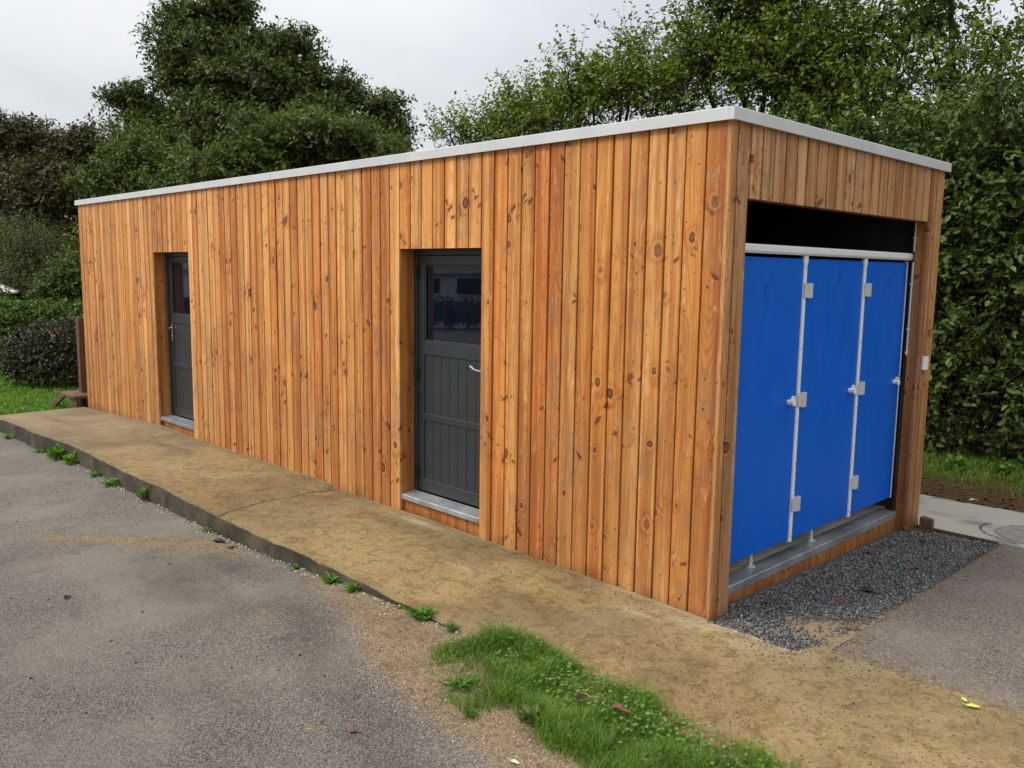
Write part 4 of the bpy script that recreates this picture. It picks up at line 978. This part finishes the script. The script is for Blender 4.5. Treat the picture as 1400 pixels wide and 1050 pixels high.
# clover leaves in the grass
n = 1000; P = np.stack([rg.normal(.30, .50, n), rg.normal(-1.22, .14, n)], 1); k = inpoly(P[:, 0], P[:, 1], GP) & (segdist(P[:, 0], P[:, 1], GP+[GP[0]]) > .02); P = P[k]; n = len(P)
pz = zg(P[:, 0], P[:, 1])+.03+.03*rg.random(n); a = rg.random(n)*6.28
V, F = leaf_mesh(np.stack([P[:, 0], P[:, 1], pz], 1), np.stack([np.cos(a), np.sin(a), .2+.2*rg.random(n)], 1), np.stack([rg.normal(size=n)*.25, rg.normal(size=n)*.25, np.ones(n)], 1), .014+.012*rg.random(n), .012+.008*rg.random(n))
tag(mesh('clover', V, F, M['weed']), 'pale clover leaves spread along the walkway side of the grass', 'clover', kind='stuff')
# verge grass by the hedge and lawn grass far left
VP = [(-3, 4.95), (-1, 4.85), (0, 4.82), (.8, 4.9), (2.5, 4.95), (2.5, 6.6), (-3, 6.6)]
V, F = blades(13000, VP, z_verge, .085, rg, .0040, lambda x, y: np.clip((y-4.85)/.6, .04, 1)*np.clip(fbm(x, y, 3.)*4-1.3, .03, 1), .9)
tag(mesh('verge_grass', V, F, M['grass']), 'strip of rough grass at the foot of the tall hedge', 'grass', kind='stuff')
LP = [(-10.95, -1.15), (-10.95, 1.0), (-19, 3), (-21, 1), (-16, -1.2)]
V, F = blades(26000, LP, z_lawn, .06, rg, .010, None, .6)
tag(mesh('lawn_grass', V, F, M['grass']), 'mown bright green lawn beyond the far end of the walkway', 'grass', kind='stuff')

# basalt chippings as real stones
def stones(n, P, zf, s0, s1, rg, lift=.35):
    x, y = P.T; n = len(x); s = rg.uniform(s0, s1, n)
    base = nrm(np.array([(1, 0, 0), (-1, 0, 0), (0, 1, 0), (0, -1, 0), (0, 0, 1), (0, 0, -1)], float))
    jit = base[None]*(0.6+.6*rg.random((n, 6, 1)))+rg.normal(size=(n, 6, 3))*.18
    A = rg.normal(size=(n, 4)); A /= np.linalg.norm(A, axis=1)[:, None]; q0, q1, q2, q3 = A.T
    Rm = np.stack([1-2*(q2**2+q3**2), 2*(q1*q2-q0*q3), 2*(q1*q3+q0*q2), 2*(q1*q2+q0*q3), 1-2*(q1**2+q3**2), 2*(q2*q3-q0*q1), 2*(q1*q3-q0*q2), 2*(q2*q3+q0*q1), 1-2*(q1**2+q2**2)], 1).reshape(n, 3, 3)
    W_ = np.einsum('nij,nkj->nki', Rm, jit*np.array([1, .8, .62]))*s[:, None, None]*.5
    W_ += np.stack([x, y, zf(x, y)+s*lift*(rg.random(n)*.9)], 1)[:, None, :]
    fc = np.array([(0, 2, 4), (2, 1, 4), (1, 3, 4), (3, 0, 4), (2, 0, 5), (1, 2, 5), (3, 1, 5), (0, 3, 5)])
    return W_.reshape(-1, 3), (np.arange(n)[:, None, None]*6+fc[None]).reshape(-1, 3)
n = 30000; x = rg.uniform(-.10, .72, n); y = rg.uniform(-.03, 3.165, n)
edge = .63+.03*(fbm(x*0+2, y, 3.)-.5)*2
bare = np.clip(np.exp(-(((x-.46)/.20)**2+((y-.42)/.20)**2))*1.0 + .55*np.clip((x-.42)/.2, 0, 1)*np.clip((1.7-y)/.5, 0, 1)*(fbm(x, y, 6.) > .5), 0, .95)
den = np.clip((edge-x)/.05+.5, .015, 1)*(1-bare)*np.clip((x-.002)/.01+(y > .24)*5, 0, 1)
k = rg.random(n) < den
V, F = stones(0, np.stack([x[k], y[k]], 1), z_bed, .011, .028, rg, .6)
tag(mesh('gravel', V, F, M['gravel']), 'dark grey basalt chippings spread in front of the cubicles', 'gravel', kind='stuff')
# loose chippings strayed on the slab and the lane, kerb-side grit
n = 260; x = rg.normal(.60, .22, n); y = rg.normal(-.02, .13, n); k = (y > -.35) & (x > .1)
V, F = stones(0, np.stack([x[k], y[k]], 1), lambda x, y: np.full(len(x), .0), .007, .016, rg, .4)
V2, F2 = stones(0, np.stack([rg.uniform(.62, .78, 260), rg.uniform(.2, 3.1, 260)], 1), z_lane, .007, .018, rg, .4)
tag(mesh('stray_chippings', np.concatenate([V, V2]), np.concatenate([F, F2+len(V)]), M['gravel']), 'few dark chippings strayed out of the gravel onto walkway and lane', 'gravel', kind='stuff')
n = 420; x = rg.uniform(-8.5, -.6, n); y = edge_y(x)-np.abs(rg.normal(0, .05, n))-.015
V, F = stones(0, np.stack([x, y], 1), z_lot, .006, .028, rg, .5)
n = 500; x2 = rg.uniform(-2.2, 1.4, n); y2 = np.interp(x2, [p[0] for p in SANDLINE], [p[1] for p in SANDLINE])+rg.normal(.12, .14, n); k = y2 < -1.28; x2, y2 = x2[k], y2[k]
V2, F2 = stones(0, np.stack([x2, y2], 1), z_lot, .004, .014, rg, .5)
tag(mesh('grit', np.concatenate([V, V2]), np.concatenate([F, F2+len(V)]), M['stone']), 'pale grit and pebbles gathered along the foot of the walkway kerb', 'grit', kind='stuff')
n = 170; x = rg.uniform(-6.5, 1.2, n); y = rg.uniform(-3.4, -1.5, n)
V, F = stones(0, np.stack([x, y], 1), z_lot, .006, .022, rg, .4)
tag(mesh('dark_crumbs', V, F, M['crack']), 'dark crumbs of dirt scattered over the asphalt yard', 'dirt', kind='stuff')
n = 260; x = rg.uniform(-1.6, 1.6, n); y = rg.uniform(-1.0, -.05, n)
V, F = stones(0, np.stack([x, y], 1), lambda x, y: np.array([z_slab_at(a, b) for a, b in zip(x, y)]), .004, .014, rg, .3)
tag(mesh('dark_crumbs', V, F, M['crack']), 'tiny dark crumbs scattered over the near part of the walkway', 'dirt', kind='stuff')

# weeds along the kerb, each a rosette of leaves
def weed(label, x, y, z, n0, ln, wd, up_, seed, mat='weed', group='weeds along the walkway kerb', name='weed'):
    n = int(n0*1.6); rg = np.random.default_rng(seed); a = rg.random(n)*6.283
    el = up_*(.4+.9*rg.random(n)); D = np.stack([np.cos(a), np.sin(a), el], 1); Nn = np.stack([-np.cos(a)*.5, -np.sin(a)*.5, np.ones(n)], 1)+rg.normal(size=(n, 3))*.25
    n2 = n; ln = ln*.85; P = np.zeros((n, 3)); P[:, :2] = rg.normal(size=(n, 2))*ln*.22; P[:, 2] = np.abs(rg.normal(size=n))*ln*.22*up_; l_ = ln*(.28+.62*rg.random(n))
    V, F = leaf_mesh(P, D, Nn, l_, l_*wd*.85)
    o = mesh(name, V, F, M[mat], None, (x, y, z)); return tag(o, label, 'weed', group)
def wz(x, y): return float(z_lot(np.array(x), np.array(y)))-.004
KW = [(-9.75, -1.32, 26, .12, .45, .8, 'small weed tuft at the far kerb end nearest the lawn'), (-8.35, -1.31, 24, .13, .3, .35, 'flat spreading weed at the kerb left of the tallest weed'),
      (-7.75, -1.30, 60, .20, .35, 1.3, 'tallest leafy weed clump against the far part of the kerb'), (-7.32, -1.31, 34, .15, .5, 1.1, 'rounded leafy weed just right of the tallest weed clump'),
      (-6.55, -1.30, 22, .10, .45, .8, 'small pale weed between the rounded weed and the wide low weed'), (-6.05, -1.31, 44, .14, .4, .6, 'wide low weed at the kerb in front of the far door'),
      (-5.3, -1.28, 30, .15, .35, 1.4, 'straggling dark weed growing up the kerb face'), (-3.98, -1.28, 20, .08, .45, .8, 'tiny weed at the kerb beside the slab crack'),
      (-2.60, -1.27, 18, .07, .6, .8, 'tiny broad leaved weed at the kerb opposite the near door'), (-2.12, -1.27, 46, .095, .42, .8, 'leafy green weed left of the pair near the kerb end'),
      (-1.86, -1.28, 60, .085, .28, .9, 'bushy fine leaved weed right of the pair near the kerb end'), (-1.16, -1.26, 64, .12, .30, .8, 'largest dark green rosette weed where the kerb fades into sand'),
      (-.88, -1.27, 70, .07, .12, 1.2, 'little yellow green grass tuft between rosette weed and grass patch'), (-1.38, -1.25, 20, .04, .4, .6, 'minute weed at the kerb just left of the rosette weed')]
for i, (x, y, n, ln, wd, u_, lb) in enumerate(KW): weed(lb, x, y, wz(x, y), n, ln, wd, u_, 60+i)
weed('pale spiky rosette at the lower left edge of the grass patch', -.36, -1.66, wz(-.36, -1.66), 46, .13, .12, .7, 81, group='weeds in the grass patch', name='rosette')
weed('yellowish grass tuft at the lowest tip of the sandy soil', -.12, -1.80, wz(-.12, -1.8), 60, .07, .10, 1.1, 82, group='weeds in the grass patch', name='grass_tuft')
weed('grey green clover clump with pale leaves at the sandy edge of the grass', .10, -1.63, wz(.1, -1.63), 60, .09, .5, 1.3, 83, 'willowleaf', 'weeds in the grass patch', 'clover_clump')
for i, (x, lb) in enumerate([(-.55, 'broad leaved weed in the verge nearest the right building corner'), (-.1, 'leafy weed in the middle of the hedge verge'), (.45, 'tall leafy weed in the verge at the right picture edge')]):
    weed(lb, x, 5.75+.1*i, -.09, 70, .20, .42, 1.2, 90+i, group='weeds in the hedge verge')

# fallen leaves
def fallen(label, x, y, z, s, mat, rot, seed, curl=.25, lobes=True, group='fallen leaves on the gravel'):
    rg = np.random.default_rng(seed); k = 14; vs = [(0, 0, .003)]; 
    for j in range(k):
        q = 2*math.pi*j/k; r_ = s*(.5+.16*(math.cos(3*q) if lobes else 0)+rg.normal()*.05)*(1.25 if abs(math.cos(q)) > .8 else .9)
        vs.append((r_*math.cos(q), r_*.72*math.sin(q), .003+curl*s*(abs(math.sin(q))**1.5)*(.5+.6*rg.random())))
    fs = [(0, 1+j, 1+(j+1) % k) for j in range(k)]; b = len(vs)
    vs += [(-s*.5, -.002, .004), (-s*.5, .002, .004), (-s*1.0, .004, .009), (-s*1.0, .0, .009)]; fs.append((b, b+1, b+2, b+3))
    vs += [(v[0]*.98, v[1]*.98, v[2]-.0012) for v in vs[:b]]; b2 = b+4
    fs += [(b2, b2+1+(j+1) % k, b2+1+j) for j in range(k)]
    o = mesh('fallen_leaf', vs, fs, M[mat], None, (x, y, z), rot); return tag(o, label, 'leaf', group)
zb = lambda x, y: float(z_bed(np.array(x), np.array(y)))+.014
for (x, y, s, mt, r_, lb) in [(.42, 1.23, .10, 'darkleaf', .3, 'largest dark brown dead leaf lying on the middle of the gravel'), (.43, 1.96, .085, 'deadleaf', 1.1, 'light brown curled dead leaf nearest the lane edge of the gravel'),
                              (.38, .93, .07, 'deadleaf', 2.3, 'reddish brown dead leaf on the gravel left of the dark one'), (.09, .50, .05, 'darkleaf', .8, 'small dark dead leaf on the gravel by the near end of the sill'),
                              (.16, .62, .05, 'deadleaf', 2., 'small rusty dead leaf on the gravel near the column foot'), (.06, 2.1, .05, 'darkleaf', .2, 'dark leaf scrap on the gravel close to the far half of the sill'),
                              (.20, 2.75, .06, 'darkleaf', 1.8, 'dark leaf on the gravel in front of the timber peg')]:
    fallen(lb, x, y, zb(x, y), s, mt, r_, int(1000*y))
fallen('yellow green fallen leaf lying on the walkway at the lower right', 1.455, .03, .006, .05, 'yellowleaf', .4, 5, .15, False, 'fallen leaves on the walkway')
fallen('small narrow yellow leaf beside the yellow green leaf on the walkway', 1.40, .07, .006, .035, 'yellowleaf', 2.4, 6, .1, False, 'fallen leaves on the walkway')
fallen('brown dead leaf lying on the sandy streak by the kerb', -3.60, -1.36, wz(-3.6, -1.36)+.006, .09, 'darkleaf', .5, 7, .35, True, 'fallen leaves on the asphalt')
fallen('reddish leaf scrap just right of the brown leaf on the sandy streak', -3.38, -1.36, wz(-3.38, -1.36)+.006, .06, 'deadleaf', 1.5, 8, .3, True, 'fallen leaves on the asphalt')
fallen('dark twisted leaf alone on the left part of the asphalt', -3.10, -2.62, wz(-3.1, -2.62)+.006, .05, 'darkleaf', 2.5, 9, .3, True, 'fallen leaves on the asphalt')
fallen('brown red leaf on the asphalt near the bottom edge', -.36, -2.27, wz(-.36, -2.27)+.004, .04, 'deadleaf', .9, 10, .2, True, 'fallen leaves on the asphalt')
fallen('pale cream leaf on the sand at the bottom edge', .29, -1.91, wz(.29, -1.91)+.006, .035, 'paleleaf', .2, 11, .2, False, 'fallen leaves on the asphalt')
fallen('pale leaf on the bare earth verge beyond the path', .0, 4.62, -.10, .08, 'paleleaf', .7, 12, .2, False, 'fallen leaves on the verge')
fallen('dark red dead leaf caught in the middle of the grass patch', .18, -1.36, wz(.18, -1.36)+.05, .06, 'darkleaf', 1.9, 13, .3, True, 'fallen leaves in the grass')
fallen('brown dead leaf caught in the grass near the clover', .38, -1.33, wz(.38, -1.33)+.06, .07, 'deadleaf', .3, 14, .3, True, 'fallen leaves in the grass')
rl = np.random.default_rng(70); vv, ff, off = [], [], 0
n = 420; P = np.stack([rl.uniform(-2, 2, n), rl.uniform(4.42, 5.2, n)], 1); a = rl.random(n)*6.28
V, F = leaf_mesh(np.stack([P[:, 0], P[:, 1], z_verge(P[:, 0], P[:, 1])+.008], 1), np.stack([np.cos(a), np.sin(a), rl.normal(size=n)*.2], 1), np.stack([rl.normal(size=n)*.4, rl.normal(size=n)*.4, np.ones(n)], 1), rl.uniform(.02, .07, n), rl.uniform(.015, .045, n))
tag(mesh('leaf_litter', V, F, M['deadleaf']), 'brown leaf litter on the bare earth between path and verge grass', 'leaf litter', kind='stuff')
